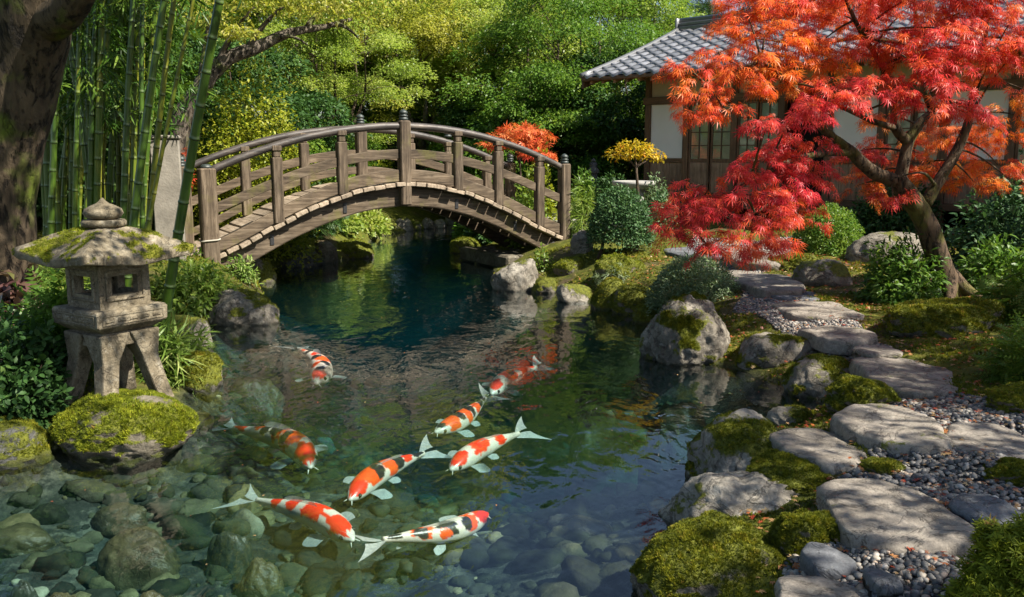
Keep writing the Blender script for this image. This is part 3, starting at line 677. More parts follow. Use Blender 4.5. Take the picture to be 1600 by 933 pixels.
# ------------------------------------------------------------------ loose stones that nobody could count
def stones_in(poly, n, s0, s1, zf, sub=1, flatz=.6, keep=None):
    lo = poly.min(0); hi = poly.max(0); P = rng.uniform(lo, hi, (int(n), 2)); P = P[sdist(P[:, 0], P[:, 1], poly) < .03]
    if keep is not None: P = P[keep(P)]
    s = s0 * (s1 / s0) ** rng.random(len(P)) ** 1.3
    Dv, Ft = ico(sub); Dv = Dv * (1 + .12 * fbm(Dv * 1.3 + 5, 2))[:, None] * np.array([1, .74, flatz])
    P3 = np.concatenate([P, (zf(P[:, 0], P[:, 1]) + s * (.2 if sub == 1 else .04))[:, None]], 1)
    a = rdir(len(P)); a[:, 2] *= .25
    if sub == 2:
        out = []; base = 0; R_ = rng.random(len(P)); kk = rng.integers(0, 6, len(P)); fs_ = []; at_ = []
        for j in range(6):
            tv, _ = rock_geo(700 + j, 1.05, rng.uniform(.65, .95), rng.uniform(.45, .75), 3, 9, .22, .72, .9, .92); m_ = kk == j
            vv, ff, aa = scatter(tv, ico(3)[1], P3[m_], nrm(a[m_]), nrm(rdir(m_.sum()) * .35 + np.array([0, 0, 1.0])), s[m_], R_[m_]); out.append(vv); fs_.append(ff[0] + base); at_.append(aa); base += len(vv)
        return np.concatenate(out), [np.concatenate(fs_)], np.concatenate(at_)
    return scatter(Dv, Ft, P3, nrm(a), nrm(rdir(len(P)) * .35 + np.array([0, 0, 1.0])), s)
pv = []; pf = []; pa = []; nn = 0
for p, n, s0, s1, sub in ((gravel_polys[0], 26000, .010, .026, 1), (gravel_polys[1], 14000, .012, .026, 1), (gravel_polys[2], 12000, .014, .03, 1)):
    v, f, a = stones_in(p, n, s0, s1, H, sub); pv.append(v); pf.append(f[0] + nn); pa.append(a); nn += len(v)
tag(mk('gravel', np.concatenate(pv), np.concatenate(pf), M['pebble'], None, True, {'rnd': np.concatenate(pa)}), 'grey and tan pebbles filling the path between the stepping stones', 'gravel', kind='stuff')
bedp = pond[(pond[:, 1] < 11)]
bp = np.array([[-7, 1.2], [2.4, 1.2], [3.6, 5], [3.6, 9], [1.5, 11], [-2, 12], [-4.5, 11], [-7, 6]])
v, f, a = stones_in(bp, 9000, .016, .17, H, 2, .6, keep=lambda P: (sdist(P[:, 0], P[:, 1], pond) < -.03) & (rng.random(len(P)) < np.clip(1.5 - P[:, 1] * .11, .25, 1)))
tag(mk('pebbles', v, f, M['bed_pebble'], None, True, {'rnd': a}), 'greenish cobbles and pebbles covering the pond bed', 'pond bed stones', kind='stuff')
def sunk(label, cx, cy, rx, ry, mat, seed, hgt=.5, zt=-.10):
    C = G(cx, cy, zt); r1 = rx * C[1] / F * 1.05; zb = Hs(C[0], C[1]); h = max(.1, zt - zb)
    V, Ft = rock_geo(seed, r1, r1 * .7, h * 1.15, 5, 9, .1, .8, .8, .6); V[:, 0] *= r1 / np.abs(V[:, 0]).max(); V[:, 1] *= r1 * .72 / np.abs(V[:, 1]).max(); V[:, 2] *= h / V[:, 2].max()
    o = mk('sunken_stone', V, Ft, M[mat], None, True, {'moss': np.zeros(len(V))}, loc=(C[0], C[1], zb + .0)); tag(o, label, 'stone')
sunk('large yellow brown stone under water in front of the lantern boulder', 220, 826, 72, 30, 'stone_under', 401, zt=-.07)
sunk('smooth dark green stone under water beside the large yellow brown one', 357, 828, 40, 26, 'stone_under_teal', 402, zt=-.10)
sunk('brown stone under water behind the large yellow brown one', 190, 788, 48, 20, 'stone_under', 403, zt=-.14)
sunk('dim broad stone under water at the picture edge below the dark mossy boulder', 35, 820, 55, 28, 'stone_under', 404, zt=-.14)
sunk('dark lumpy stone under water between the green stone and the red and white koi', 405, 872, 42, 24, 'stone_under', 405, zt=-.15)
sunk('yellowish stone under water at the bottom edge beneath the yellow brown one', 238, 926, 45, 14, 'stone_under', 406, zt=-.07)
sunk('rounded yellowish stone under water at the lower corner', 95, 925, 40, 18, 'stone_under', 407, zt=-.08)
sunk('grey green stone under water in the lower corner cobbles', 35, 905, 28, 16, 'stone_under_teal', 408, zt=-.10)
sunk('long stone under water beside the half mossy rock', 400, 590, 55, 14, 'stone_under', 409, zt=-.12)
sunk('flat stone under water off the domed boulder', 940, 632, 60, 16, 'stone_under', 410, zt=-.14)
sunk('flat pale stone under water before the low flat-topped rock', 860, 520, 45, 8, 'stone_under', 411, zt=-.10)
sunk('brown stone under water close to the path bank', 1060, 625, 60, 18, 'stone_under', 412, zt=-.15)
sunk('brown stone under water by the maple reflection', 915, 820, 50, 25, 'stone_under', 413, zt=-.16)
# ------------------------------------------------------------------ stone lantern
LX, LY = PD(178, 560, 6.35)[:2]; LZ = .20
lan = empty('stone_lantern', (LX, LY, LZ), 'weathered stone lantern with a mossy roof standing on the mossy boulder in the pond', 'stone lantern', rz=R(-33), sc=.97)
def frustum_rings(rings, k=4, rot=45, sub=1, bulge=0.0):
    """square rings (half side, z), each side split in sub pieces"""
    V = []
    for hs, z in rings:
        c = np.array([[-1, -1], [1, -1], [1, 1], [-1, 1]], float) * hs
        for i in range(4):
            for j in range(sub): V.append([*(c[i] + (c[(i+1) % 4] - c[i]) * j / sub), z])
    return np.array(V), grid_faces(len(rings), 4 * sub, True)
# leg ring: four splayed legs
LEGH = .56
for sx in (-1, 1):
    for sy in (-1, 1):
        b = MB(); n = 9; V = []
        for i in range(n):
            t = i / (n - 1); z = t * LEGH; cx = .240 - .118 * t ** .9; hw = .060 + .010 * t + .050 * max(0, t - .62) / .38
            for dx, dy in ((-1, -1), (1, -1), (1, 1), (-1, 1)): V.append([sx * (cx) + dx * hw, sy * (cx) + dy * hw, z])
        V = np.array(V); Vs = MB(); Vs.add(V, [grid_faces(n, 4, True), np.array([[3, 2, 1, 0]]), np.array([[0, 1, 2, 3]]) + (n - 1) * 4])
        lg = Vs.build('leg', M['stone_lantern'], lan)
        m_ = lg.modifiers.new('b', 'BEVEL'); m_.width = .014; m_.segments = 2
b = MB(); 
V, Fq = frustum_rings([(.215, LEGH - .10), (.212, LEGH + .0), (.20, LEGH + .012)]); 
b.add(V, [Fq, np.array([[8, 9, 10, 11]]), np.array([[3, 2, 1, 0]])]); o = b.build('apron', M['stone_lantern'], lan); o.modifiers.new('b', 'BEVEL').width = .012
# platform with sunken carved panels
z0 = LEGH + .013; b = MB(); V, Fq = frustum_rings([(.215, z0), (.285, z0 + .055), (.288, z0 + .150), (.278, z0 + .172)]); b.add(V, [Fq, np.array([[12, 13, 14, 15]]), np.array([[3, 2, 1, 0]])])
pf = b.build('platform', M['stone_lantern'], lan); pf.modifiers.new('b', 'BEVEL').width = .006
def on_sides(b, fn):
    for i in range(4):
        c, s = math.cos(i * math.pi / 2), math.sin(i * math.pi / 2); Rm = np.array([[c, -s, 0], [s, c, 0], [0, 0, 1]]); fn(b, Rm)
b = MB()
def carve(b, Rm):
    y = -.286
    for (x0, x1, za, zb) in ((-.25, .25, z0 + .132, z0 + .139), (-.25, .25, z0 + .069, z0 + .076), (-.25, -.242, z0 + .076, z0 + .132), (.242, .25, z0 + .076, z0 + .132)):
        b.box((x0, y - .006, za), (x1, y + .01, zb), .002, Rm)
    for k in range(5):
        x = -.19 + k * .095
        b.box((x - .037, y - .008, z0 + .086), (x + .037, y + .01, z0 + .122), .010, Rm)
on_sides(b, carve); b.build('carving', M['stone_lantern'], pf)
# light chamber: four walls with windows
zc = z0 + .172; hb = .205; hh = .315; wt = .06
ch = MB()
for i in range(4):
    c, s = math.cos(i * math.pi / 2), math.sin(i * math.pi / 2); Rm = np.array([[c, -s, 0], [s, c, 0], [0, 0, 1]]); wx = .105; w0, w1 = .10, .235
    e = hb if i % 2 == 0 else hb - wt - .0005
    ch.box((-e, -hb, zc), (e, -hb + wt, zc + w0), 0, Rm); ch.box((-e, -hb, zc + w1), (e, -hb + wt, zc + hh), 0, Rm)
    ch.box((-e, -hb, zc + w0), (-wx, -hb + wt, zc + w1), 0, Rm); ch.box((wx, -hb, zc + w0), (e, -hb + wt, zc + w1), 0, Rm)
cho = ch.build('light_chamber', M['stone_lantern'], lan)
b = MB()
def wframe(b, Rm):
    y = -hb
    for (x0, x1, za, zb) in ((-.155, .155, zc + .262, zc + .28), (-.155, .155, zc + .055, zc + .073), (-.155, -.137, zc + .073, zc + .262), (.137, .155, zc + .073, zc + .262)):
        b.box((x0, y - .012, za), (x1, y + .01, zb), .004, Rm)
on_sides(b, wframe); b.build('window_frame', M['stone_lantern'], cho)
# roof: concave hipped cap with a thick wavy lip
zr = zc + hh; ns = 24; rings = []
prof = [(.18, -.004), (.43, .010), (.444, .014), (.448, .022), (.450, .066), (.447, .074), (.438, .080), (.42, .090), (.40, .101), (.375, .116), (.35, .133), (.32, .154), (.29, .176), (.26, .198), (.23, .217), (.20, .233), (.17, .246), (.13, .258), (.06, .266)]
V, Fq = frustum_rings([(a, zr + z) for a, z in prof], sub=ns)
ang = np.abs(np.abs(np.arctan2(V[:, 1], V[:, 0]) % (math.pi / 2)) - math.pi / 4) / (math.pi / 4); rr = np.maximum(np.abs(V[:, 0]), np.abs(V[:, 1]))
V[:, 2] += (1 - ang) ** 2.4 * .045 * sstep(.15, .46, rr); corner = (1 - ang) ** 3
V[:, :2] *= (1 - .045 * (1 - corner) * sstep(.2, .48, rr))[:, None]
Vs = V + .0; N = np.zeros_like(V); N[:, 2] = 1
V = V + (.009 * fbm(Vs * 6, 3) + .005 * fbm(Vs * 22, 3))[:, None] * np.array([.6, .6, 1.0])
rf_m = np.clip(.47 + .6 * fbm(V * 4.5 + 3, 3) + .55 * fbm(V * 15 + 7, 3), 0, 1) * (V[:, 2] > zr + .06)
roof = mk('roof', V, [Fq, np.arange((len(prof) - 1) * 4 * ns, len(prof) * 4 * ns)[None], np.arange(4 * ns)[None, ::-1]], M['stone_lantern'], lan, True, {'moss': rf_m})
Tt = np.concatenate([Fq[:, [0, 1, 2]], Fq[:, [0, 2, 3]]]); moss_part(lan, V, Tt, rf_m, 6500, .013, 'moss_bright', .44)
b = MB(); zt = zr + .262
b.lathe([(.0, zt), (.125, zt), (.155, zt + .015), (.158, zt + .04), (.145, zt + .056), (.0, zt + .058)], 28); o = b.build('ring', M['stone_lantern'], lan, True)
b = MB(); b.lathe([(.0, zt + .055), (.085, zt + .056), (.122, zt + .075), (.140, zt + .105), (.128, zt + .135), (.088, zt + .158), (.045, zt + .175), (.022, zt + .195), (.010, zt + .212), (.0, zt + .218)], 28); b.build('jewel', M['stone_lantern'], lan, True)

# ------------------------------------------------------------------ arched bridge
BL = np.array([-4.33, 12.7]); BR = np.array([.93, 15.75]); LB = float(np.linalg.norm(BR - BL)); BA = math.atan2(*(BR - BL)[::-1]); WB = 1.95
br = empty('arched_bridge', (BL[0], BL[1], 0), 'arched wooden footbridge with curved railings spanning the pond', 'bridge', rz=BA)
def arc(x, e, m, p=1.0): s = x / LB; q = 4 * s * (1 - s); return e + (m - e) * (abs(q) ** p if q > 0 else q * .5)
def deck(x): return arc(x, .55, 1.55, 1.35)
def arc_board(name, x0, x1, y0, y1, lo, hi, mat, n=44, parent=None, a=0.0, rd=0):
    xs_ = np.linspace(x0, x1, n); V = []
    for x in xs_:
        l, h = lo(x), hi(x); ym = (y0 + y1) / 2; hy = (y1 - y0) / 2; zm = (l + h) / 2; hz = (h - l) / 2
        if rd:
            for i in range(12):
                t = i / 12 * 2 * math.pi; V.append([x, ym + hy * math.cos(t), zm + hz * math.sin(t)])
        else:
            bv = .12
            for p, q in ((-1+bv, -1), (1-bv, -1), (1, -1+bv), (1, 1-bv), (1-bv, 1), (-1+bv, 1), (-1, 1-bv), (-1, -1+bv)): V.append([x, ym + hy * p, zm + hz * q])
    k = 12 if rd else 8; V = np.array(V)
    return mk(name, V, [grid_faces(n, k, True)[:, ::-1], np.arange(k)[None], (np.arange(k) + (n-1)*k)[None, ::-1]], M[mat], parent or br, bool(rd), {'rnd': np.full(len(V), a)})
for y0 in (.06, WB - .22):
    be = arc_board('arch_beam', -.15, LB + .1, y0, y0 + .16, lambda x: arc(x, .14, 1.17, 1.25), lambda x: deck(x) - .075, 'wood_bridge', a=.3)
    for x in (.9, 2.05, 3.98, 5.1):
        bm_ = MB(); yy = y0 - .012 if y0 < 1 else y0 + .16
        bm_.box((x - .03, yy, arc(x, .26, 1.24, 1.25) - .02), (x + .03, yy + .012, arc(x, .26, 1.24, 1.25) + .14), .004); bm_.box((x - .018, yy - .012, arc(x, .26, 1.24, 1.25) + .1), (x + .018, yy + .004, arc(x, .26, 1.24, 1.25) + .125), .004)
        bm_.build('bracket', M['iron'], be)
arc_board('arch_beam', .1, LB - .1, .80, .92, lambda x: arc(x, .2, 1.22, 1.3), lambda x: deck(x) - .08, 'wood_bridge', a=.7)
# soffit boards under the planks
dk = MB(); x = -.12; 
while x < LB + .1:
    wdt = rng.uniform(.15, .185); xm = x + wdt / 2; sl_ = math.atan((deck(xm + .01) - deck(xm - .01)) / .02); z = deck(xm) + rng.normal() * .006
    c, s = math.cos(sl_), math.sin(sl_); Rm = np.array([[c, 0, -s], [0, 1, 0], [s, 0, c]]); j = rng.normal() * .014
    dk.box((-wdt / 2 / c * .97, -.07 + j, -.068), (wdt / 2 / c * .97, WB + .07 + j, 0), .010, Rm, (xm, 0, z), a=rng.random()); x += wdt + .008
dk.build('deck', M['wood_deck'], br)
POSTS = [(.0, 1), (.165, 0), (.33, 0), (.50, 2), (.655, 0), (.78, 0), (.915, 0), (1.0, 3)]
def rail_z(x): return arc(x, 1.74, 2.43)
def mid_z(x): return arc(x, 1.20, 2.0, 1.2)
def make_post(s, kind, y, far):
    x = s * LB; b = MB(); zt_ = rail_z(x); e = .075 if kind in (0,) else .09
    if kind == 1: e = .115
    zb_ = deck(x) - .02 if kind in (0, 2) else (.2 if kind == 1 else .3)
    if kind == 2: zb_ = deck(x) - .36
    a = rng.random()
    if kind == 0:
        b.box((x - e, y - e, zb_), (x + e, y + e, zt_ - .17), .014, a=a); b.box((x - e * .72, y - e * .72, zt_ - .168), (x + e * .72, y + e * .72, zt_ - .08), .01, a=a)
        b.box((x - e * .95, y - e * .95, zt_ - .078), (x + e * .95, y + e * .95, zt_ + .0), .01, a=a)
    else:
        b.box((x - e, y - e, zb_), (x + e, y + e, zt_ + (.06 if kind == 1 else .09)), .02, a=a)
    p = b.build('post', M['wood_post'], br)
    if kind in (2, 3) or (far and kind == 1) or (far and abs(s - .78) < .01):
        f = MB(); z = zt_ + (.09 if kind != 1 else .06); 
        f.lathe([(0, z), (.062, z), (.075, z + .012), (.072, z + .055), (.05, z + .066), (.07, z + .085), (.076, z + .105), (.055, z + .12), (.05, z + .13), (.066, z + .15), (.07, z + .175), (.05, z + .21), (.018, z + .236), (0, z + .245)], 18, (x, y, 0)); f.V[-1][:, 2] = z + (f.V[-1][:, 2] - z) * .72
        f.build('finial', M['finial_metal'], p, True)
    elif kind == 1:
        f = MB(); f.lathe([(0, zt_ + .06), (.085, zt_ + .06), (.09, zt_ + .08), (.05, zt_ + .115), (0, zt_ + .12)], 14, (x, y, 0)); f.build('finial', M['finial_metal'], p, True)
        r_ = MB(); t = np.linspace(0, 2 * math.pi, 33)
        q = np.stack([np.sign(np.cos(t)) * np.abs(np.cos(t)) ** .35 * (e + .012) + x, np.sign(np.sin(t)) * np.abs(np.sin(t)) ** .35 * (e + .012) + y, .78 + .015 * np.cos(t)], -1); r_.tube(q, .012, 6, False)
        r_.build('rope', M['rope'], p, True)
    return p
for y, far in ((.02, 0), (WB - .02, 1)):
    for s, kind in POSTS: make_post(s, kind, y, far)
    arc_board('top_rail', -.12 if far else .0, LB + (.05 if far else .03), y - .062, y + .062, lambda x: rail_z(x) - .06, lambda x: rail_z(x) + .06, 'wood_rail', rd=1, a=.4)
    arc_board('mid_rail', 0, LB, y - .032, y + .032, lambda x: mid_z(x) - .072, lambda x: mid_z(x) + .072, 'wood_bridge', a=.15 + .5 * far)
    arc_board('kick_board', -.02, LB, y - .036, y + .036, lambda x: deck(x) + (.10 if far else .02), lambda x: deck(x) + (.23 if far else .205), 'wood_bridge', a=.6 - .4 * far)
# lead-in rail at the lantern side, on the far edge
# landing steps of timber at the bank
b = MB()
for k in range(3): b.box((-.16 - .34 * (k + 1), .08, .2), (-.165 - .34 * k, WB - .08, .60 - .11 * k), .02, a=rng.random())
st = b.build('timber_steps', M['wood_deck'], None, loc=(BL[0], BL[1], 0)); st.rotation_euler = (0, 0, BA); tag(st, 'timber steps leading up to the bridge deck behind its post', 'steps')
# far abutment: dressed stone course and steps
def local(x, y, z=0): c, s = math.cos(BA), math.sin(BA); return np.array([BL[0] + c * x - s * y, BL[1] + s * x + c * y, z])
b = MB(); x = LB - 1.15
for k in range(4):
    w_ = rng.uniform(.26, .4); b.box((x, .05, .0), (x + w_ - .012, WB - .1, .27 + rng.normal() * .01), .035, a=rng.random()); x += w_
ab = b.build('bridge_abutment', M['rock_brown'], None, loc=(BL[0], BL[1], 0), smooth=False); ab.rotation_euler = (0, 0, BA); tag(ab, 'low course of dressed stones carrying the bridge end on the path bank', 'abutment')
for k, (dx, dz, lb) in enumerate(((.16, .63, 'upper stone step at the bridge end on the path bank'), (.55, .50, 'lower stone step in front of the courtyard paving'))):
    b = MB(); b.box((LB + dx, .1, .1), (LB + dx + .37, WB, dz), .03, a=.5); o = b.build('stone_step', M['stone_flat'], None, loc=(BL[0], BL[1], 0)); o.rotation_euler = (0, 0, BA); tag(o, lb, 'step')
# courtyard paving behind the bridge end
cp = np.array([[.9, 16.6], [2.6, 16.2], [3.2, 19.5], [1.2, 20.5], [.2, 19.2]]); zc_ = max(Hs(*p) for p in cp) + .03
mk_p = mk('paving', np.concatenate([np.c_[cp, np.full(5, zc_)], np.c_[cp, np.full(5, zc_ - .3)]]), [np.arange(5)[None], grid_faces(2, 5, True)[:, ::-1]], M['concrete'], None, False); tag(mk_p, kind='structure')
# free-standing slab of wall beside the bamboo
P0 = PD(262, 300, 12.3); b = MB(); b.box((-.19, -.14, 0), (.19, .14, 1.86), .015); b.box((-.21, -.16, 1.862), (.21, .16, 1.92), .02)
wl = b.build('wall_slab', M['plaster_wall'], None, loc=(P0[0], P0[1], .33)); wl.rotation_euler = (0, 0, R(18)); tag(wl, 'grey plastered slab of wall standing behind the bamboo at the bridge', 'wall')

# ------------------------------------------------------------------ tea house
HC = np.array([2.88, 19.0]); HA = math.atan2(-.685, .73); HZ = .66
hs = empty('tea_house', (HC[0], HC[1], HZ), 'traditional tea house with white plaster panels, lattice windows and grey tiled roof', 'house', rz=HA)
FL = .42; SI = 1.17; BE = 2.44; TP = 2.86; LH = 9.0; DH = 5.3   # floor, sill, beam, wall top (above HZ), length, depth
def hbox(name, lo, hi, mat, parent=None, bev=.006, a=.5): b = MB(); b.box(lo, hi, bev, a=a); return b.build(name, M[mat], parent or hs)
pw = .13
for t in (0.0, .93, 2.02, 3.0, 3.93, 4.86, 5.9, 6.9, 7.9, LH): hbox('post', (t - pw / 2, -pw / 2, .06), (t + pw / 2, pw / 2, TP), 'wood_house', a=rng.random())
hbox('post', (-pw / 2, DH - pw, .06), (pw / 2, DH, TP), 'wood_house')
hbox('lintel_beam', (-.10, -.085, BE - .09), (LH + .1, .085, BE + .06), 'wood_house_x'); hbox('top_beam', (-.25, -.08, TP - .001), (LH + .2, .08, TP + .15), 'wood_house_x')
hbox('sill_beam', (-.08, -.08, FL - .02), (LH + .1, .08, FL + .10), 'wood_house_x')
hbox('foundation', (-.12, -.10, -.5), (LH, .3, .058), 'concrete')
wb = MB(); wb.box((-.03, .02, FL), (.03, DH - .1, TP)); wb.build('wall', M['plaster'], hs)                    # gable end wall
wb = MB(); wb.box((0, DH - .03, 0), (LH, DH + .03, TP)); wb.box((LH - .03, .05, 0), (LH + .03, DH, TP)); wb.build('wall', M['plaster'], hs)
hbox('floor', (.05, .09, FL - .04), (LH - .05, DH - .05, FL + .02), 'indoor_shade')
hbox('ceiling', (.05, .09, TP - .03), (LH - .05, DH - .05, TP - .002), 'indoor_shade')
bays = [(.065, .865), (.995, 1.955), (2.085, 2.935), (3.065, 3.865), (3.995, 4.795), (4.925, 5.835), (5.965, 6.835), (6.965, 7.835), (7.965, 8.935)]
def plaster_bay(x0, x1):
    hbox('plaster_panel', (x0, -.015, SI + .082), (x1, .02, BE - .092), 'plaster', bev=.002)
    hbox('rail', (x0, -.05, SI), (x1, .05, SI + .08), 'wood_house_x', a=.7)
    b = MB(); n = 5
    for k in range(n):
        w_ = (x1 - x0) / n; b.box((x0 + k * w_ + .002, -.02 + .004 * (k % 2), FL + .102), (x0 + (k + 1) * w_ - .002, .012, SI - .002), .004, a=rng.random())
    b.build('wainscot', M['wood_board'], hs)
def upper_bay(x0, x1): hbox('upper_panel', (x0, -.012, BE + .062), (x1, .02, TP - .003), 'plaster_cream', bev=.002)
def window_bay(x0, x1, nleaf=2, door=False, z0=None):
    w_ = (x1 - x0) / nleaf
    for k in range(nleaf):
        xa, xb = x0 + k * w_ + .004, x0 + (k + 1) * w_ - .004; yo = -.03 if k % 2 == 0 else .012; st_ = .042
        b = MB(); lo = FL + .102; hi = BE - .092
        b.box((xa, yo, lo), (xa + st_, yo + .035, hi), .004, a=.4); b.box((xb - st_, yo, lo), (xb, yo + .035, hi), .004, a=.6)
        for z in (lo, SI, hi - .05): b.box((xa + st_ + .0005, yo + .001, z), (xb - st_ - .0005, yo + .034, z + (.05 if z != SI else .07)), .003, a=.5)
        fr_ = b.build('sliding_screen', M['wood_house'], hs)
        l = MB(); za, zb_ = SI + .0705, hi - .0505
        for i in (1,): xm = (xa + xb) / 2; l.box((xm - .009, yo + .003, za), (xm + .009, yo + .022, zb_), 0, a=.4)
        for i in range(1, 4): z = za + (zb_ - za) * i / 4; l.box((xa + st_ + .001, yo + .004, z - .009), (xb - st_ - .001, yo + .020, z + .009), 0, a=.3)
        l.build('lattice', M['wood_house_x'], fr_)
        hbox('paper', (xa + st_, yo + .028, za), (xb - st_, yo + .031, zb_), 'paper', fr_, 0); hbox('glass', (xa + st_, yo + .0225, za), (xb - st_, yo + .0245, zb_), 'glass', fr_, 0)
        b = MB(); b.box((xa + st_, yo + .008, lo + .0505), (xb - st_, yo + .02, SI - .001), 0, a=rng.random()); b.build('lower_board', M['wood_board'], fr_)
for i, (x0, x1) in enumerate(bays):
    upper_bay(x0, x1)
    if i in (1, 2): window_bay(x0, x1)
    elif i in (3,):
        hbox('shade_sheet', (x0, .4, FL), (x1, .45, BE - .095), 'indoor_shade')  # dark sheet painted as the shade behind the open bay
    elif i in (5, 7): window_bay(x0, x1)
    else: plaster_bay(x0, x1)
# veranda step
hbox('veranda_board', (.9, -.72, FL - .10), (5.2, -.09, FL - .045), 'wood_house_x', a=.8)
for t in (1.0, 2.4, 3.8, 5.1): hbox('veranda_post', (t - .05, -.68, -.3), (t + .05, -.58, FL - .102), 'wood_house')
# roof: front slope of real pantiles, courses stepped over one another
EX0, EX1, OV, RUN, EZ, RZ = -1.0, LH + 1.0, 1.0, 3.67, TP + .02, TP + .02 + 1.30
tw = .33; rows = 12; cols = int((EX1 - EX0) / tw); ku = 8
def rz(a): return EZ + (RZ - EZ) * (a * .86 + .14 * a * a) 
V = []; Fq = []; A = []; base = 0
us = np.arange(cols * ku + 1) / ku
for r_ in range(rows):
    a0 = r_ / rows; a1 = (r_ + 1.14) / rows
    wave = lambda u: .042 * (np.cos(2 * math.pi * (u % 1.0)) * .5 + .5) ** .8 * np.where((u % 1) < .5, 1, 1)
    wv = .060 * np.abs(np.cos(math.pi * us)) ** 1.4
    shp = .055 * np.abs(np.sin(math.pi * us)) ** 2           # scalloped front edge
    ring = []
    for q, (aa, lift) in enumerate(((a0, -.015), (a0, .045), (a0 + .25 / rows, .038), (a1, .004))):
        y = -OV + RUN * aa - (shp if q < 2 else 0); x = EX0 + us * tw
        x = x - .0 * y
        z = rz(np.full_like(us, aa)) + wv + lift; ring.append(np.stack([x, y + 0 * x, z], -1))
    V.append(np.concatenate(ring)); n1_ = len(us); Fq.append(grid_faces(4, n1_, False) + base); base += 4 * n1_
    tr = rng.random(cols + 1); A.append(np.tile(tr[np.minimum((us + .5).astype(int), cols)], 4))
rfo = mk('roof', np.concatenate(V), np.concatenate(Fq), M['roof_tile'], hs, True, {'rnd': np.concatenate(A)})
# rear slope, plain
b = MB(); yb0 = -OV + RUN; b.add(np.array([[EX0, yb0, RZ], [EX1, yb0, RZ], [EX1, yb0 + RUN, EZ], [EX0, yb0 + RUN, EZ], [EX0, yb0, RZ - .08], [EX1, yb0, RZ - .08], [EX1, yb0 + RUN, EZ - .08], [EX0, yb0 + RUN, EZ - .08]]),
    np.array([[0, 1, 2, 3], [7, 6, 5, 4], [0, 3, 7, 4], [1, 5, 6, 2], [2, 6, 7, 3], [0, 4, 5, 1]])); b.build('roof_slope', M['roof_tile'], hs, attr='rnd')
# ridge, verge
b = MB(); b.box((EX0 + .02, yb0 - .16, RZ - .03), (EX1, yb0 + .16, RZ + .10), .02); b.box((EX0 + .0, yb0 - .125, RZ + .102), (EX1, yb0 + .125, RZ + .19), .02)
b.tube([(EX0 - .05, yb0, RZ + .22), (EX1, yb0, RZ + .22)], .085, 10); b.box((EX0 - .08, yb0 - .17, RZ - .06), (EX0 - .002, yb0 + .17, RZ + .30), .03); b.build('ridge', M['roof_tile'], hs, True)
aa = np.linspace(0, 1, 14); b = MB(); b.tube(np.stack([np.full(14, EX0), -OV - .03 + RUN * aa, rz(aa) + .055], -1), .062, 10); b.build('verge_tile', M['roof_tile'], hs, True)
# boards under the tiles, fascia, rafters
def slope_board(name, x0, x1, d0, d1, mat, a0=0.0, a1=1.0, y_in=0.0):
    n = 10; aa = np.linspace(a0, a1, n); V = []
    for a in aa:
        y = -OV + RUN * a
        for x, z in ((x0, rz(a) - d1), (x1, rz(a) - d1), (x1, rz(a) - d0), (x0, rz(a) - d0)): V.append([x, y, z])
    return np.array(V), [grid_faces(n, 4, True), np.array([[3, 2, 1, 0]]), np.array([[0, 1, 2, 3]]) + (n-1)*4]
b = MB(); b.add(*slope_board('', EX0 + .03, EX1, .03, .06, ''), a=.5); b.build('roof_boarding', M['wood_rafter'], hs)
b = MB(); b.add(*slope_board('', EX0 - .02, EX0 + .028, .0, .20, ''), a=.3); b.build('barge_board', M['wood_house_x'], hs)
b = MB()
x = EX0 + .2
while x < EX1 - .1:
    b.add(*slope_board('', x - .03, x + .03, .061, .13, '', .01, .34), a=rng.random()); x += .30
b.build('rafter', M['wood_rafter'], hs)
hbox('fascia', (EX0 - .01, -OV - .035, EZ - .05), (EX1, -OV - .005, EZ + .012), 'wood_house_x')
# overhang brackets carrying the gable eave
for y in (-.04, 1.2, 2.6): hbox('outrigger', (EX0 + .05, y - .045, TP + .152), (-.0, y + .045, TP + .235), 'wood_house_x', a=rng.random())

# ------------------------------------------------------------------ small stone pieces
P = PD(990, 292, 16.6); z = Hs(P[0], P[1]); b = MB()
bs = empty('stone_basin', (P[0], P[1], z), 'round grey stone basin on a pedestal in front of the tea house corner', 'stone basin')
zt = PD(990, 283, 16.6)[2] - z; b.lathe([(0, 0), (.24, 0), (.22, .1), (.18, zt * .45), (.22, zt - .14), (0, zt - .139)], 20); b.build('pedestal', M['concrete'], bs, True)
b = MB(); b.lathe([(0, zt - .138), (.30, zt - .14), (.40, zt - .06), (.41, zt), (.34, zt + .004), (.30, zt - .05), (0, zt - .06)], 24); b.build('bowl', M['concrete'], bs, True)
def pagoda(px, py, yb, Y, label, mat):
    P = PD(px, yb, Y); zt_ = PD(px, py, Y)[2]; h = zt_ - P[2] + .35; s = h
    o = empty('stone_pagoda', (P[0], P[1], P[2] - .35), label, 'stone ornament')
    b = MB(); b.lathe([(0, 0), (.15*s, 0), (.16*s, .45*s), (.12*s, .47*s), (.12*s, .55*s), (0, .551*s)], 16); b.build('shaft', M[mat], o, True)
    b = MB(); b.lathe([(0, .552*s), (.14*s, .552*s), (.17*s, .60*s), (.155*s, .68*s), (.10*s, .74*s), (.105*s, .78*s), (.12*s, .82*s), (.09*s, .88*s), (0, .885*s)], 16); b.build('cap', M[mat], o, True)
    b = MB(); b.lathe([(0, .886*s), (.06*s, .887*s), (.07*s, .93*s), (.03*s, .97*s), (0, 1.0*s)], 12); b.build('knob', M[mat], o, True)
pagoda(927, 247, 276, 18.8, 'dark weathered stone post ornament among bushes behind the paving', 'rock_dark')

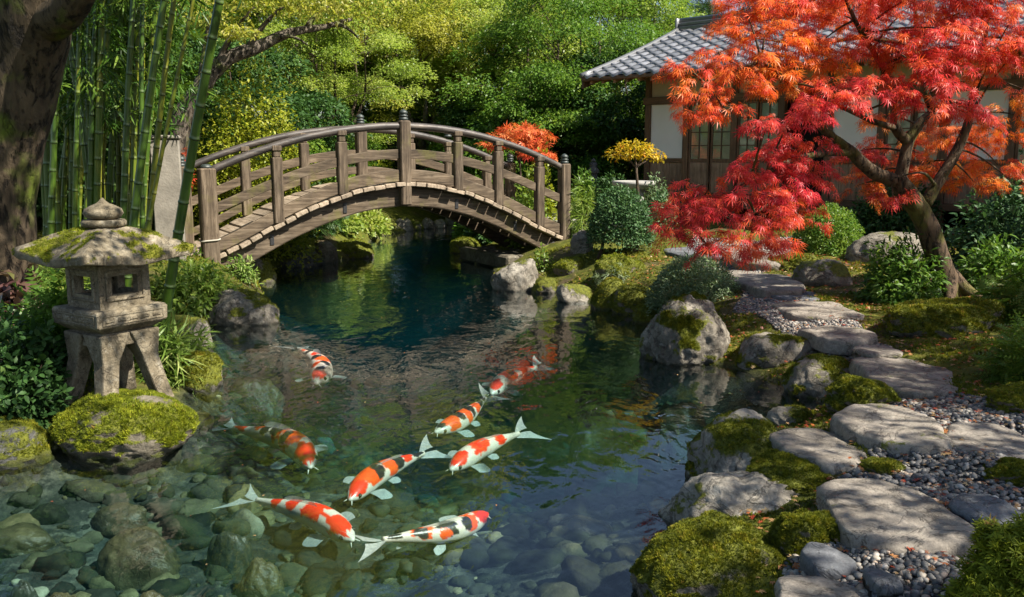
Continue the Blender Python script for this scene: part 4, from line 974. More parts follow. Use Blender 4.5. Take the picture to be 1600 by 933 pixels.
# ------------------------------------------------------------------ koi
WHITE = np.array([.62, .56, .47]); RED = np.array([.80, .032, .010]); ORG = np.array([.84, .085, .012]); BLK = np.array([.016, .015, .018])
def koi(label, head, tail, patches, bend=0.0, seed=1, z=-.16, fat=1.0, roll=0.0):
    h = G(*head, z); t = G(*tail, z); L = float(np.linalg.norm(h[:2] - t[:2])); body = .80
    d = (h - t)[:2] / L; ang = math.atan2(d[1], d[0])
    n, k = 110, 40; s = np.linspace(0, 1, n)        # s: 0 nose, 1 tail root
    wpr = np.interp(s, [0, .012, .04, .10, .18, .28, .42, .55, .68, .80, .90, 1], [.0, .024, .046, .075, .093, .103, .104, .094, .073, .050, .032, .022]) * fat
    wpr = wpr * .68; wpr = np.convolve(np.pad(wpr, 4, 'edge'), np.ones(9) / 9, 'valid'); wpr[0] = .001
    hpr = wpr * np.interp(s, [0, .2, .6, 1], [.85, .98, 1.05, 1.25])
    cx = L * (1 - body * s); cy_ = bend * L * (np.sin(s * math.pi * 1.25) * .5 - .25 * s * s * 2)
    th = np.arange(k) / k * 2 * math.pi                      # 0 = back, growing towards one side
    V = np.zeros((n, k, 3)); V[:, :, 0] = cx[:, None] ; V[:, :, 1] = cy_[:, None] + (wpr * L)[:, None] * np.sin(th)[None]; zz = np.cos(th); V[:, :, 2] = (hpr * L)[:, None] * np.where(zz > 0, zz, zz * .85)[None]
    V = V.reshape(-1, 3)
    S = np.repeat(s, k); Tn = (np.tile(th, n) + math.pi) % (2 * math.pi) - math.pi
    wob = fbm(np.stack([S * 9, np.sin(Tn) * 1.6, np.cos(Tn) * 1.6 + seed * 3.3], -1), 4)
    col = np.tile(WHITE, (len(S), 1)) * (1 - .10 * sstep(1.2, 2.4, np.abs(Tn)))[:, None]
    for (sc, sh, ac, ah, c) in patches:
        dd = np.sqrt(((S - sc) / sh) ** 2 + ((Tn - ac) / ah) ** 2) + wob * .42; m_ = (1 - sstep(.93, 1.03, dd))[:, None]; col = col * (1 - m_) + c * m_
    col = np.c_[col, np.ones(len(col))]
    b = MB(); cols = []
    b.add(V, [grid_faces(n, k, True), np.arange(k)[None, ::-1], (np.arange(k) + (n - 1) * k)[None]], mi=0); cols.append(col)
    def fin(root0, root1, tipv, spread, nr=9, cup=.0, lim=None):
        """a fan between two root points and an outer arc"""
        root0, root1 = np.array(root0), np.array(root1); VV = []; m = 8
        for j in range(m + 1):
            q = j / m; r0 = root0 * (1 - q) + root1 * q; tip = r0 + np.array(tipv) * (math.sin(math.pi * (.22 + .66 * q)) ** .9) + np.array(spread) * (q - .5)
            for i in range(nr):
                u = i / (nr - 1); p = r0 * (1 - u) + tip * u; p = p + np.array([0, 0, cup * math.sin(u * 2.2)]); VV.append(p)
        VV = np.array(VV); b.add(VV, grid_faces(m + 1, nr, False), mi=1); cols.append(np.tile([.8, .8, .78, 1], (len(VV), 1)))
    def at(sv, side, up): i = int(sv * (n - 1)); return np.array([cx[i], cy_[i] + side * wpr[i] * L, up * hpr[i] * L])
    for sd in (1, -1):
        a0, a1 = at(.235, sd * .82, -.35), at(.29, sd * .80, -.5); fin(a0, a1, (-.09 * L, sd * .105 * L, -.03 * L), (-.10 * L, -.02 * sd * L, 0), cup=.008)
        a0, a1 = at(.52, sd * .62, -.62), at(.57, sd * .6, -.66); fin(a0, a1, (-.07 * L, sd * .055 * L, -.03 * L), (-.055 * L, 0, 0), cup=.004)
    a0, a1 = at(.40, 0, .97), at(.70, 0, .96); fin(a0, a1, (-.08 * L, .012 * L, .020 * L), (-.02 * L, 0, -.012 * L))
    a0, a1 = at(.78, .0, -.9), at(.84, 0, -.9); fin(a0, a1, (-.06 * L, 0, -.035 * L), (-.02 * L, 0, 0))
    e = at(.97, 0, 0); dirx = np.array([cx[-1] - cx[-6], cy_[-1] - cy_[-6], 0]); dirx /= np.linalg.norm(dirx); sdv = np.array([-dirx[1], dirx[0], 0])
    for sg in (1, -1):
        VV = []; m = 8; nr = 9
        for j in range(m + 1):
            q = j / m; r0 = e + np.array([0, 0, sg * .016 * L * (.2 + q)]) + sdv * sg * .014 * L * q
            ln = (.15 + .10 * q ** 1.5) * L; tip = r0 + dirx * ln + sdv * sg * (.016 + .125 * q) * L + np.array([0, 0, -.012 * q * L])
            for i in range(nr): u = i / (nr - 1); VV.append(r0 * (1 - u) + tip * u + sdv * .012 * L * math.sin(u * 3))
        VV = np.array(VV); b.add(VV, grid_faces(m + 1, nr, False), mi=1); cols.append(np.tile([.8, .8, .78, 1], (len(VV), 1)))
    for sd in (1, -1):
        c = at(.085, sd * .86, .30); Dv, Ft = ico(2); b.add(Dv * .0125 * L * 1.1 + c, Ft, mi=2); cols.append(np.tile([0, 0, 0, 1], (len(Dv), 1)))
        # gill cover edge and barbel
        bpts = at(.02, sd * .75, -.35); b.tube([bpts, bpts + np.array([.02 * L, sd * .016 * L, -.016 * L])], [.004 * L, .002 * L], 5, mi=0); cols.append(np.tile([.75, .68, .58, 1], (10, 1)))
    fs = [np.concatenate(v) for v in b.Fs.values()]; mi = np.concatenate([np.concatenate(v) for v in b.M.values()])
    VV = np.concatenate(b.V)
    VV[:, 0] -= L * .5
    o = mk('koi', VV, fs, [M['koi_skin'], M['koi_fin'], M['koi_eye']], None, True, {'col': np.concatenate(cols)}, midx=mi)
    mid = t + (h - t) * .5; o.location = (mid[0], mid[1], z); cd = nrm(np.array([-mid[0], -mid[1]])); o.rotation_euler = (-R(30) * float(cd @ np.array([-math.sin(ang), math.cos(ang)])), R(3), ang); tag(o, label, 'koi', 'koi swimming in the pond'); return o
koi('lone koi with black spots and an orange head patch, seen head on', (493, 594), (488, 541), [(.10, .075, 0, .9, RED), (.17, .04, .1, .5, BLK), (.30, .05, .5, .5, BLK), (.28, .05, -.6, .5, ORG), (.42, .09, .2, .8, ORG), (.48, .05, -.3, .6, BLK), (.62, .07, .2, .9, RED), (.76, .06, 0, .8, BLK), (.88, .05, 0, 1.2, ORG)], .10, 3, fat=1.05, z=-.06)
koi('red and white koi with one black saddle, highest of the fish beside the red reflection', (767, 611), (842, 566), [(.13, .09, 0, 1.0, RED), (.42, .12, .2, 1.2, RED), (.45, .05, .3, .5, BLK), (.70, .10, 0, 1.4, RED), (.9, .05, 0, 1.2, RED)], -.06, 5)
koi('slim koi banded orange and black swimming between two red and white ones', (679, 671), (785, 620), [(.10, .07, 0, .8, BLK), (.22, .10, .2, 1.2, ORG), (.34, .06, .0, 1.0, BLK), (.45, .07, .1, 1.4, ORG), (.55, .06, 0, 1.2, BLK), (.68, .08, .2, 1.5, ORG), (.80, .06, 0, 1.3, BLK), (.92, .04, 0, 1.2, BLK)], .05, 7)
koi('white koi with three red patches and a clean white tail', (703, 729), (824, 666), [(.13, .10, 0, 1.1, RED), (.42, .125, .1, 1.25, RED), (.70, .075, .0, 1.5, RED)], -.05, 9)
koi('koi with a red head and black and orange banded back close to the lantern boulder', (486, 724), (375, 651), [(.13, .11, 0, 1.2, RED), (.37, .11, -.2, 1.4, ORG), (.42, .045, -.4, .8, BLK), (.53, .055, 0, 1.2, ORG), (.56, .06, .2, 1.1, BLK), (.68, .05, -.1, 1.3, BLK), (.75, .05, .2, 1.2, ORG), (.92, .06, 0, 1.3, RED)], .12, 11)
koi('koi with orange red back strewn with black blotches in the middle of the group', (545, 775), (671, 693), [(.12, .11, 0, 1.25, RED), (.32, .14, 0, 1.5, ORG), (.40, .055, .25, 1.0, BLK), (.50, .05, -.4, .8, BLK), (.56, .08, .3, 1.3, ORG), (.66, .06, 0, 1.4, BLK), (.78, .06, .1, 1.3, RED), (.92, .07, 0, 1.5, BLK)], -.07, 13)
koi('large white koi with four rounded red patches near the green sunken stone', (553, 838), (386, 764), [(.15, .105, 0, 1.15, RED), (.42, .105, -.35, 1.0, RED), (.36, .06, .7, .6, RED), (.63, .06, -.1, 1.1, RED), (.80, .045, .0, 1.3, RED)], .07, 15, fat=1.02)
koi('large white koi with red head and black blotches heading towards the path', (763, 796), (565, 878), [(.10, .11, -.2, 1.4, RED), (.30, .075, -.3, 1.2, ORG), (.33, .055, -.3, .9, BLK), (.52, .085, -.2, 1.2, BLK), (.55, .055, -.9, .6, ORG), (.72, .085, -.2, 1.3, ORG), (.73, .055, -.3, 1.0, BLK), (.92, .06, -.2, 1.0, BLK)], -.08, 17, z=-.12)
# ------------------------------------------------------------------ trees
Q1 = t_quad(.55, .10, .15); Q2 = t_leaf6(.5); NEED = t_blades(5, .08, 70, .1, 4)
def tree_geo(seed, h, hb, rad, ncl, npl, lsz, r0, tmpl=Q1, flat=.42, forks=3, lean=(0, 0), prof='dome', tilt=.75, ksub=5, open_=0):
    """local trunk (with limbs) and crown arrays of a broadleaf tree"""
    r = np.random.default_rng(seed); tr = MB()
    zf = hb * r.uniform(.75, .95); lean = np.array([*lean, 0.0])
    fork = np.array([r.normal() * .12, r.normal() * .12, zf]) + lean * zf
    tp = spline([(0, 0, -.3), (r.normal() * .06, r.normal() * .06, zf * .4), fork], 6); tr.tube(tp, np.linspace(r0 * 1.25, r0 * .8, len(tp)), 9, wob=.12)
    mains = []
    for k in range(forks):
        a = 2 * math.pi * (k + r.uniform(-.25, .25)) / forks; d = rad * r.uniform(.18, .42)
        tip = fork + np.array([math.cos(a) * d, math.sin(a) * d, (h - zf) * r.uniform(.55, .85)]) + lean * (h - zf) * .7
        m_ = fork + (tip - fork) * .5 + np.array([math.cos(a), math.sin(a), -.2]) * rad * .12 + r.normal(size=3) * .12
        pth = spline([fork, m_, tip], 7); tr.tube(pth, np.linspace(r0 * .62, r0 * .14, len(pth)), 7, wob=.1); mains.append(pth)
    mp = np.vstack([m_[2:] for m_ in mains])
    C = []; 
    while len(C) < ncl:
        z = r.uniform(hb, h); u = (z - hb) / (h - hb)
        pr = math.sqrt(max(0, 1 - (max(0, u - .28) / .72) ** 2)) * (.62 + .38 * min(1, u / .28)) if prof == 'dome' else (1 - u) ** .8 + .06
        q = r.uniform(.35, 1.0) ** .5; a = r.uniform(0, 2 * math.pi)
        if open_ and u < .42 and math.sin(a) < .1 and r.random() < .8: continue
        C.append([math.cos(a) * q * rad * pr, math.sin(a) * q * rad * pr, z, q])
    C = np.array(C); Pl = []; Nl = []; Al = []
    for c in C:
        p = c[:3] + lean * c[2]; out = nrm(np.array([p[0], p[1], .0]) + 1e-6); j = np.argmin(np.linalg.norm((mp - p) * np.array([1, 1, 1.0]) + np.array([0, 0, .6]), axis=1)); s = mp[j]
        L_ = np.linalg.norm(p - s); pth = bez(s, s + (p - s) * .5 + np.array([0, 0, .18 * L_]), p, 5); tr.tube(pth, np.linspace(r0 * .13, r0 * .035, 5), 4, False)
        rc = rad * r.uniform(.17, .31); n = int(npl * (rc / (rad * .24)) ** 2)
        # each spray: a flattish dome made of a few twigs, edges drooping
        dv = r.normal(size=(n, 3)); dv = nrm(dv); rr_ = r.random(n) ** .4
        q = dv * rr_[:, None] * rc; q[:, 2] = np.abs(q[:, 2]) * flat * np.where(r.random(n) < .8, 1, -.6)
        hr = np.linalg.norm(q[:, :2], axis=1) / rc; q[:, 2] -= .45 * rc * hr ** 2 * flat * 2
        q += .10 * rc * np.stack([fbm(q * 3 / rc + c[:3], 2), fbm(q * 3 / rc + 9 + c[:3], 2), fbm(q * 3 / rc + 19 + c[:3], 2)], -1) * 2
        Pl.append(p + q); ol = nrm(q * np.array([1, 1, .3]) / rc + out * .5 + r.normal(size=(n, 3)) * .5 + np.array([0, 0, -.15])); Al.append(ol)
        Nl.append(nrm(np.array([0, 0, 1.0]) + r.normal(size=(n, 3)) * tilt * .6 + dv * .35))
    P = np.concatenate(Pl); A = np.concatenate(Al); N = np.concatenate(Nl)
    tone = np.clip(.42 + .35 * fbm(P / rad * 1.8 + seed, 3) + r.normal(size=len(P)) * .15, 0, 1)
    v, f, a = scatter(tmpl[0], tmpl[1], P, A, N, lsz * r.uniform(.65, 1.25, len(P)), tone)
    return tr, (v, f, a)
def plant_tree(name, label, geo, loc, leaf, bark, group=None, rz=0.0, cat='tree', sc=1.0):
    o = empty(name, loc, label, cat, group, rz=rz, sc=sc); geo[0].build('trunk', M[bark], o, True)
    mk('crown', geo[1][0], geo[1][1], M[leaf], o, True, {'rnd': geo[1][2]}); return o
def gz(px, Y): x = (px - CX) / F * Y; return (x, Y, Hs(x, Y) - .05)
def recolor(o, leaf):
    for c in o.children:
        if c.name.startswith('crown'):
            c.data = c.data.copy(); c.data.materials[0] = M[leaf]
g1 = tree_geo(21, 8.2, 2.6, 3.3, 66, 620, .09, .13, forks=5, open_=1)
g2 = tree_geo(22, 8.6, 2.6, 3.8, 76, 620, .095, .22, forks=4, open_=1)
g3 = tree_geo(23, 6.8, 1.8, 3.4, 74, 600, .09, .13, forks=5, open_=1)
g4 = tree_geo(27, 12.5, 2.8, 4.2, 84, 480, .13, .26, forks=4)
gc = tree_geo(24, 15.0, 2.0, 4.2, 170, 150, .24, .30, NEED, .6, 2, prof='cone', tilt=1.0)
gu = tree_geo(25, 4.0, .3, 2.4, 62, 330, .11, .09, forks=4)
BG = 'broadleaf trees behind the bridge'
A1 = plant_tree('broadleaf_tree', 'slender many stemmed green maple behind the high point of the bridge', g1, gz(532, 23.2), 'leaf_spring', 'bark_thin', sc=.70)
A2 = plant_tree('broadleaf_tree', 'sunlit yellow green tree with a stout dark trunk behind the bridge centre', g2, gz(668, 27.2), 'leaf_yellow', 'bark_grey', rz=0.0, sc=.74)
A3 = plant_tree('broadleaf_tree', 'bright green spreading tree between the stout trunk and the tea house', g3, gz(805, 27.0), 'leaf_spring', 'bark_thin', rz=0.2, sc=.92)
def copy_tree(src, px, Y, rz_, sc, leaf, label, group=None, dz=0):
    p = gz(px, Y); o = dup(src, (p[0], p[1], p[2] + dz), rz_, sc, label)
    if group: o['group'] = group
    elif 'group' in o.keys(): del o['group']
    if leaf: recolor(o, leaf)
    return o
copy_tree(A3, 884, 24.0, 4.1, .88, 'leaf_mid', 'green tree whose crown reaches over the tip of the tea house eave')
copy_tree(A1, 430, 22.5, 5.0, .68, 'leaf_spring', 'light green tree behind the golden azalea shrub')
A4 = plant_tree('broadleaf_tree', 'tall mid green tree standing in the gap between the slender maple and the stout trunk', g4, gz(600, 31), 'leaf_spring', 'bark_grey', rz=.5)
copy_tree(A4, 742, 32.0, 3.3, .74, 'leaf_yellow', 'tall golden green tree rising behind the bright green spreading tree')
copy_tree(A4, 490, 29.0, 1.3, 1.05, 'leaf_lime', 'tall green tree rising behind the slender many stemmed maple')
copy_tree(A4, 345, 25.5, .6, 1.0, 'leaf_yellow', 'tall yellowish tree rising behind the leaning limb')
copy_tree(A4, 230, 23.5, 1.9, 1.0, 'leaf_mid', 'green tree standing deep behind the bamboo grove')
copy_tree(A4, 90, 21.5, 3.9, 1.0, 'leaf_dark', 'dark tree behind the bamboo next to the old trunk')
copy_tree(A3, 965, 28.5, .4, .98, 'leaf_lime', 'fresh green tree whose top shows above the tea house eave')
copy_tree(A4, 838, 33.5, 2.7, .72, 'leaf_mid', 'green tree deep behind the gap left of the tea house')
FAR = 'tall trees at the back of the garden'
for k, (px, Y, sc) in enumerate([(60, 35, 1.0), (230, 38, 1.05), (390, 39, 1.0), (560, 41, .95), (720, 42, .80), (870, 42, .52)]):
    if k == 0: T0 = plant_tree('conifer_tree', 'tall feathery green tree closing the view at the back of the garden', gc, gz(px, Y), 'leaf_lime', 'bark_old', FAR, sc=sc)
    else: copy_tree(T0, px, Y, k * 1.3, sc, None, 'tall feathery green tree closing the view at the back of the garden', FAR)
HB = 'trees behind the tea house roof'
for k, (px, Y, sc) in enumerate([(985, 36, .50), (1075, 34, .47), (1180, 34, .48), (1300, 33, .5), (1420, 31, .52), (1540, 29, .55)]):
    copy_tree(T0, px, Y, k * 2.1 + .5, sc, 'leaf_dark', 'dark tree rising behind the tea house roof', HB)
# understory behind the bridge
U0 = plant_tree('understory_tree', 'dark green bushy tree behind the golden azalea', gu, gz(395, 20.5), 'leaf_dark', 'bark_thin', rz=.4, sc=.95)
for k, (px, Y, sc, leaf, lb) in enumerate([(490, 25.0, .75, 'leaf_mid', 'green bush below the slender maple behind the bridge rail'), (615, 29.5, .85, 'leaf_mid', 'low green bush under the stout trunk behind the bridge rail'), (700, 28.6, .72, 'leaf_pale', 'pale leaved bush showing over the bridge rail beside its central post'),
        (775, 25.5, .85, 'leaf_mid', 'green bushy tree behind the red shrub'), (850, 22.5, .90, 'leaf_mid', 'mid green bushy tree behind the bridge end'), (915, 23.5, .9, 'leaf_mid', 'green bushy tree between the bridge end and the tea house'), (975, 23.5, 1.0, 'leaf_dark', 'dark bushy tree right beside the tea house corner'),
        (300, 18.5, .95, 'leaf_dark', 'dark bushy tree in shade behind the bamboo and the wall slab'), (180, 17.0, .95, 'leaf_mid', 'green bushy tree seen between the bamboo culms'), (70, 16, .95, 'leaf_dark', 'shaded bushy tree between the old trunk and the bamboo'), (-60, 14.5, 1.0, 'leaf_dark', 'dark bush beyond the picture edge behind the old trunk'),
        (450, 18.8, .50, 'leaf_mid', 'green bush behind the lower bridge rail at its lantern end'), (560, 28.5, 1.0, 'leaf_lime', 'light green bushy tree deep behind the slender maple'), (680, 30.0, 1.0, 'leaf_mid', 'green bushy tree deep behind the stout trunk'), (820, 26.5, 1.1, 'leaf_dark', 'dark bushy tree deep behind the bright spreading tree')]):
    copy_tree(U0, px, Y, k * 1.7 + .9, sc, leaf, lb)

gp = tree_geo(31, 6.8, 3.4, 2.9, 34, 240, .13, .15, forks=4)  # unseen tree, added so that its crown dapples the slabs
plant_tree('added_shade_tree', 'unseen sparse tree added beside the path beyond the picture edge, shading the slabs', gp, (7.4, 1.9, Hs(7.4, 1.9) - .05), 'leaf_lime', 'bark_grey')
# leaning grey tree behind the azalea
lt = empty('leaning_tree', gz(262, 15.0), 'tree with a thick bare limb leaning over behind the bamboo towards the bridge', 'tree'); lp = np.array(lt.location)
def lrel(px, py, Y): return PD(px, py, Y) - lp
b = MB(); pth = spline([(0, 0, -.2), lrel(280, 205, 15.0), lrel(312, 140, 15.0), lrel(350, 95, 15.1), lrel(402, 74, 15.3), lrel(450, 52, 15.6), lrel(505, 42, 16), lrel(550, 30, 16.5)], 6)
b.tube(pth, np.linspace(.20, .03, len(pth)), 9, wob=.15)
for (s, e, dep) in ((16, (398, 10), 15.0), (22, (452, 5), 15.2), (27, (480, 70), 15.4), (33, (520, 10), 16.0), (37, (560, 60), 16.5), (12, (330, 20), 15.0)):
    q = bez(pth[s], (pth[s] + lrel(*e, dep)) / 2 + np.array([0, 0, .2]), lrel(*e, dep), 8); b.tube(q, np.linspace(.06, .012, 8), 6, wob=.1)
b.build('trunk', M['bark_grey'], lt, True)
P = []; 
for (px, py, Y, rx, rz_) in ((330, 20, 14.8, .7, .25), (400, -10, 15, .9, .3), (452, 0, 15.2, .8, .3), (500, 5, 15.8, .9, .3), (560, 20, 16.4, .9, .28), (590, -20, 16, 1.0, .3), (370, 50, 14.6, .4, .12), (320, -70, 15, 1.2, .5), (430, -80, 15, 1.3, .5), (540, -80, 16, 1.4, .5)):
    n = int(560 * rx); d = rdir(n) * (rng.random(n) ** .45)[:, None] * np.array([rx, rx, rz_]); P.append(lrel(px, py, Y) + d)
P = np.concatenate(P); n = len(P); v, f, a = scatter(Q2[0], Q2[1], P, nrm(rdir(n) + np.array([0, 0, -.4])), nrm(rdir(n) * .8 + np.array([0, 0, 1.0])), .085 * rng.uniform(.6, 1.3, n), np.clip(.45 + .3 * fbm(P * .8, 2) + rng.normal(size=n) * .2, 0, 1))
mk('crown', v, f, M['leaf_yellow'], lt, True, {'rnd': a})

# old tree at the picture edge, its unseen crown extended over the pond to shade it
ot = empty('old_tree', (*PD(20, 430, 8.0)[:2], .25), 'thick old mossy trunk with rough bark beside the bamboo', 'tree'); lp = np.array(ot.location)
b = MB(); pth = spline([(-.25, 0, -.3), lrel(0, 400, 8.0), lrel(8, 300, 8.0), lrel(22, 200, 7.95), lrel(36, 110, 7.9), lrel(52, 40, 7.8), lrel(62, -40, 7.7)], 7)
rr_ = np.interp(np.linspace(0, 1, len(pth)), [0, .12, .3, .6, 1], [.50, .30, .25, .29, .34]); V, Fc = tube(pth, rr_, 28, True, .10); b.add(V, Fc)
q = spline([lrel(60, 40, 7.75), lrel(100, 20, 7.5), lrel(150, -50, 7.3), lrel(300, -240, 7.2), lrel(520, -420, 7.4), lrel(760, -560, 7.0), lrel(980, -640, 6.6)], 6); b.tube(q, np.linspace(.17, .03, len(q)), 12, wob=.12)
q2 = spline([lrel(50, 30, 7.8), lrel(0, -60, 7.7), lrel(-120, -250, 7.8), lrel(-200, -500, 8)], 6); b.tube(q2, np.linspace(.24, .08, len(q2)), 12, wob=.12)
q3 = spline([q[10], lrel(420, -300, 8.2), lrel(560, -480, 9.2)], 6); b.tube(q3, np.linspace(.08, .03, len(q3)), 8)
b.build('trunk', M['bark_old'], ot, True)
P = []; r_ = np.random.default_rng(8)
for k in range(66):
    c = np.array([r_.uniform(-1.5, 8.0), r_.uniform(-4.2, 1.2), r_.uniform(4.6, 7.2)]); rx = r_.uniform(.5, .95); n = int(520 * rx); d = rdir(n) * (rng.random(n) ** .45)[:, None] * np.array([rx, rx, rx * .4]); P.append(c + d)
P = np.concatenate(P); n = len(P); v, f, a = scatter(Q2[0], Q2[1], P, rdir(n, -.2), nrm(rdir(n) * .8 + np.array([0, 0, 1.0])), .10 * rng.uniform(.6, 1.3, n))
mk('crown', v, f, M['leaf_mid'], ot, True, {'rnd': a})

# ------------------------------------------------------------------ Japanese maple over the path
mb_ = ong(1482, 462); mp_ = empty('japanese_maple', mb_, 'red and orange Japanese maple leaning over the stepping stone path', 'maple tree'); lp = mb_.copy(); MY = mb_[1]
T = MB()
def limb(pts, r0, r1, k=9, wob=.10, n=7):
    q = spline([PD(a, c, d) - lp for a, c, d in pts], n); T.tube(q, np.linspace(r0, r1, len(q)), k, wob=wob); return q
Y0 = MY
trunk = spline([np.array([.06, 0, -.15]), PD(1480, 448, Y0) - lp, PD(1462, 390, Y0 - .05) - lp, PD(1440, 335, Y0 - .1) - lp, PD(1408, 290, Y0 - .15) - lp, PD(1398, 278, Y0 - .15) - lp], 7)
T.tube(trunk, np.interp(np.linspace(0, 1, len(trunk)), [0, .12, .3, .7, 1], [.24, .150, .122, .108, .09]), 16, wob=.14)
for k in range(5):
    a = k * 1.3 + .4; T.tube(spline([np.array([0, 0, .22]), np.array([math.cos(a) * .2, math.sin(a) * .2, .06]), np.array([math.cos(a) * .42, math.sin(a) * .42, -.06])], 5), np.linspace(.10, .03, 11), 8, wob=.15)
La = limb([(1402, 284, Y0 - .15), (1362, 268, Y0 - .3), (1330, 238, Y0 - .45), (1300, 215, Y0 - .6), (1275, 185, Y0 - .75), (1262, 160, Y0 - .85), (1225, 120, Y0 - 1.0), (1190, 95, Y0 - 1.1)], .078, .018)
Lb = limb([(1405, 286, Y0 - .15), (1413, 250, Y0 - .12), (1420, 222, Y0 - .1), (1438, 192, Y0 - .05), (1455, 175, Y0), (1448, 150, Y0), (1440, 100, Y0 + .1), (1432, 40, Y0 + .1), (1425, -40, Y0)], .072, .016)
Lc = limb([(1418, 222, Y0 - .1), (1400, 200, Y0 - .2), (1398, 160, Y0 - .35), (1392, 130, Y0 - .5), (1370, 90, Y0 - .6), (1340, 40, Y0 - .8), (1310, -30, Y0 - 1.0)], .06, .014)
Ld = limb([(1446, 318, Y0 - .05), (1462, 290, Y0), (1490, 245, Y0 + .05), (1510, 200, Y0 + .05), (1522, 150, Y0), (1532, 110, Y0 - .1), (1540, 50, Y0 - .2), (1555, -20, Y0 - .3)], .07, .018)
Le = limb([(1400, 200, Y0 - .2), (1365, 190, Y0 - .5), (1325, 172, Y0 - .6), (1290, 160, Y0 - .7), (1255, 175, Y0 - .8)], .035, .008)
Lf = limb([(1330, 238, Y0 - .45), (1290, 240, Y0 - .8), (1240, 250, Y0 - 1.1), (1180, 280, Y0 - 1.4), (1120, 310, Y0 - 1.6), (1060, 345, Y0 - 1.7)], .04, .006)
Lg = limb([(1300, 215, Y0 - .6), (1260, 255, Y0 - 1.0), (1220, 300, Y0 - 1.4), (1180, 335, Y0 - 1.8)], .03, .006)
Lh = limb([(1455, 175, Y0), (1480, 160, Y0 - .2), (1505, 165, Y0 - .5), (1540, 195, Y0 - .7)], .028, .008)
Li = limb([(1440, 100, Y0 + .1), (1410, 70, Y0 + .2), (1340, 60, Y0 + .3), (1270, 70, Y0 + .2), (1180, 60, Y0)], .03, .008)
Lj = limb([(1190, 95, Y0 - 1.1), (1150, 110, Y0 - 1.2), (1100, 130, Y0 - 1.4)], .018, .005)
Lk = limb([(1462, 290, Y0), (1440, 270, Y0 - .5), (1390, 280, Y0 - .6)], .02, .005)
Ll = limb([(1425, -40, Y0), (1400, -150, Y0 - .8), (1330, -300, Y0 - 1.8)], .05, .015); Lm = limb([(1555, -20, Y0 - .3), (1560, -150, Y0 - 1), (1500, -300, Y0 - 2)], .05, .015)
skel = np.vstack([La, Lb, Lc, Ld, Le, Lf, Lg, Lh, Li, Lj, Lk, Ll, Lm])
# (px, py, depth offset, half width px, half height px, hue 0 crimson .. 1 orange)
PADS = [(1185, -8, -.7, 70, 20, .6), (1260, -18, -.6, 80, 24, .5), (1360, -18, -.8, 80, 24, .4), (1460, -22, -1.0, 80, 26, .3), (1550, -15, -1.2, 70, 28, .3), (1195, 52, -1.1, 60, 18, .7), (1290, 60, -.8, 60, 18, .6), (1380, 55, -1.0, 60, 20, .4), (1600, 70, -.8, 50, 30, .5), (1600, 140, -.4, 46, 16, .7), (1475, 45, -1.4, 60, 18, .25), (1540, 70, -1.5, 50, 16, .2), (1168, 24, -.9, 52, 22, .65), (1225, 18, -.6, 80, 30, .55), (1122, 80, -1.2, 46, 18, .6), (1180, 85, -1.0, 66, 24, .7), (1250, 75, -.6, 60, 26, .8), (1080, 112, -1.5, 42, 16, .55), (1150, 118, -1.3, 60, 18, .72), (1225, 122, -.9, 55, 18, .85),
        (1098, 150, -1.6, 40, 11, .6), (1085, 178, -1.7, 26, 9, .45), (1128, 165, -1.5, 34, 9, .6), (1320, 25, -.5, 80, 36, .6), (1330, 85, -.3, 60, 26, .7), (1300, 125, -1.0, 60, 16, .5), (1410, 20, -.6, 80, 36, .35), (1420, 80, -.9, 62, 24, .35),
        (1500, 20, -1.0, 80, 36, .3), (1500, 75, -1.3, 75, 24, .2), (1575, 40, -1.3, 60, 36, .4), (1570, 100, -1.0, 60, 24, .6), (1440, 112, -1.6, 75, 18, .1), (1370, 130, -1.5, 60, 18, .12), (1300, 152, -1.6, 62, 15, .08), (1245, 168, -1.8, 50, 14, .05), (1200, 192, -1.9, 45, 12, .05),
        (1460, 150, -1.6, 66, 18, .1), (1520, 175, -.9, 60, 12, .4), (1565, 205, .3, 75, 16, .75), (1480, 205, .4, 60, 18, .85), (1400, 225, .5, 46, 18, .5), (1345, 235, .4, 40, 22, .2), (1380, 180, .2, 30, 14, .8), (1590, 180, .1, 50, 14, .85),
        (1255, 225, -1.2, 50, 16, .06), (1205, 245, -1.4, 52, 18, .06), (1255, 262, -1.1, 60, 20, .08), (1160, 268, -1.7, 50, 18, .05), (1215, 285, -1.6, 62, 18, .08), (1105, 298, -1.9, 52, 16, .05), (1165, 305, -1.9, 60, 17, .10), (1240, 310, -1.4, 48, 17, .3), (1065, 325, -2.0, 38, 13, .05), (1120, 335, -2.1, 56, 15, .15), (1190, 338, -2.0, 58, 15, .38), (1250, 338, -1.6, 36, 12, .35),
        (1048, 358, -2.1, 24, 10, .08), (1095, 365, -2.2, 44, 13, .12), (1160, 368, -2.2, 50, 13, .4), (1210, 372, -2.1, 30, 10, .4), (1110, 390, -2.3, 30, 8, .2), (1170, 392, -2.3, 30, 7, .3),
        (1340, 290, .3, 42, 9, .75), (1375, 268, .3, 40, 10, .7), (1480, 262, .5, 62, 12, .9), (1520, 283, .2, 46, 9, .8), (1560, 258, .6, 52, 12, .75), (1440, 258, .6, 40, 12, .6), (1395, 306, -.3, 26, 7, .15), (1585, 290, .7, 40, 9, .6)]
ML = t_palm(7, .115, 95, .40); MP = []; MA = []; MN = []; MS = []; MT = []
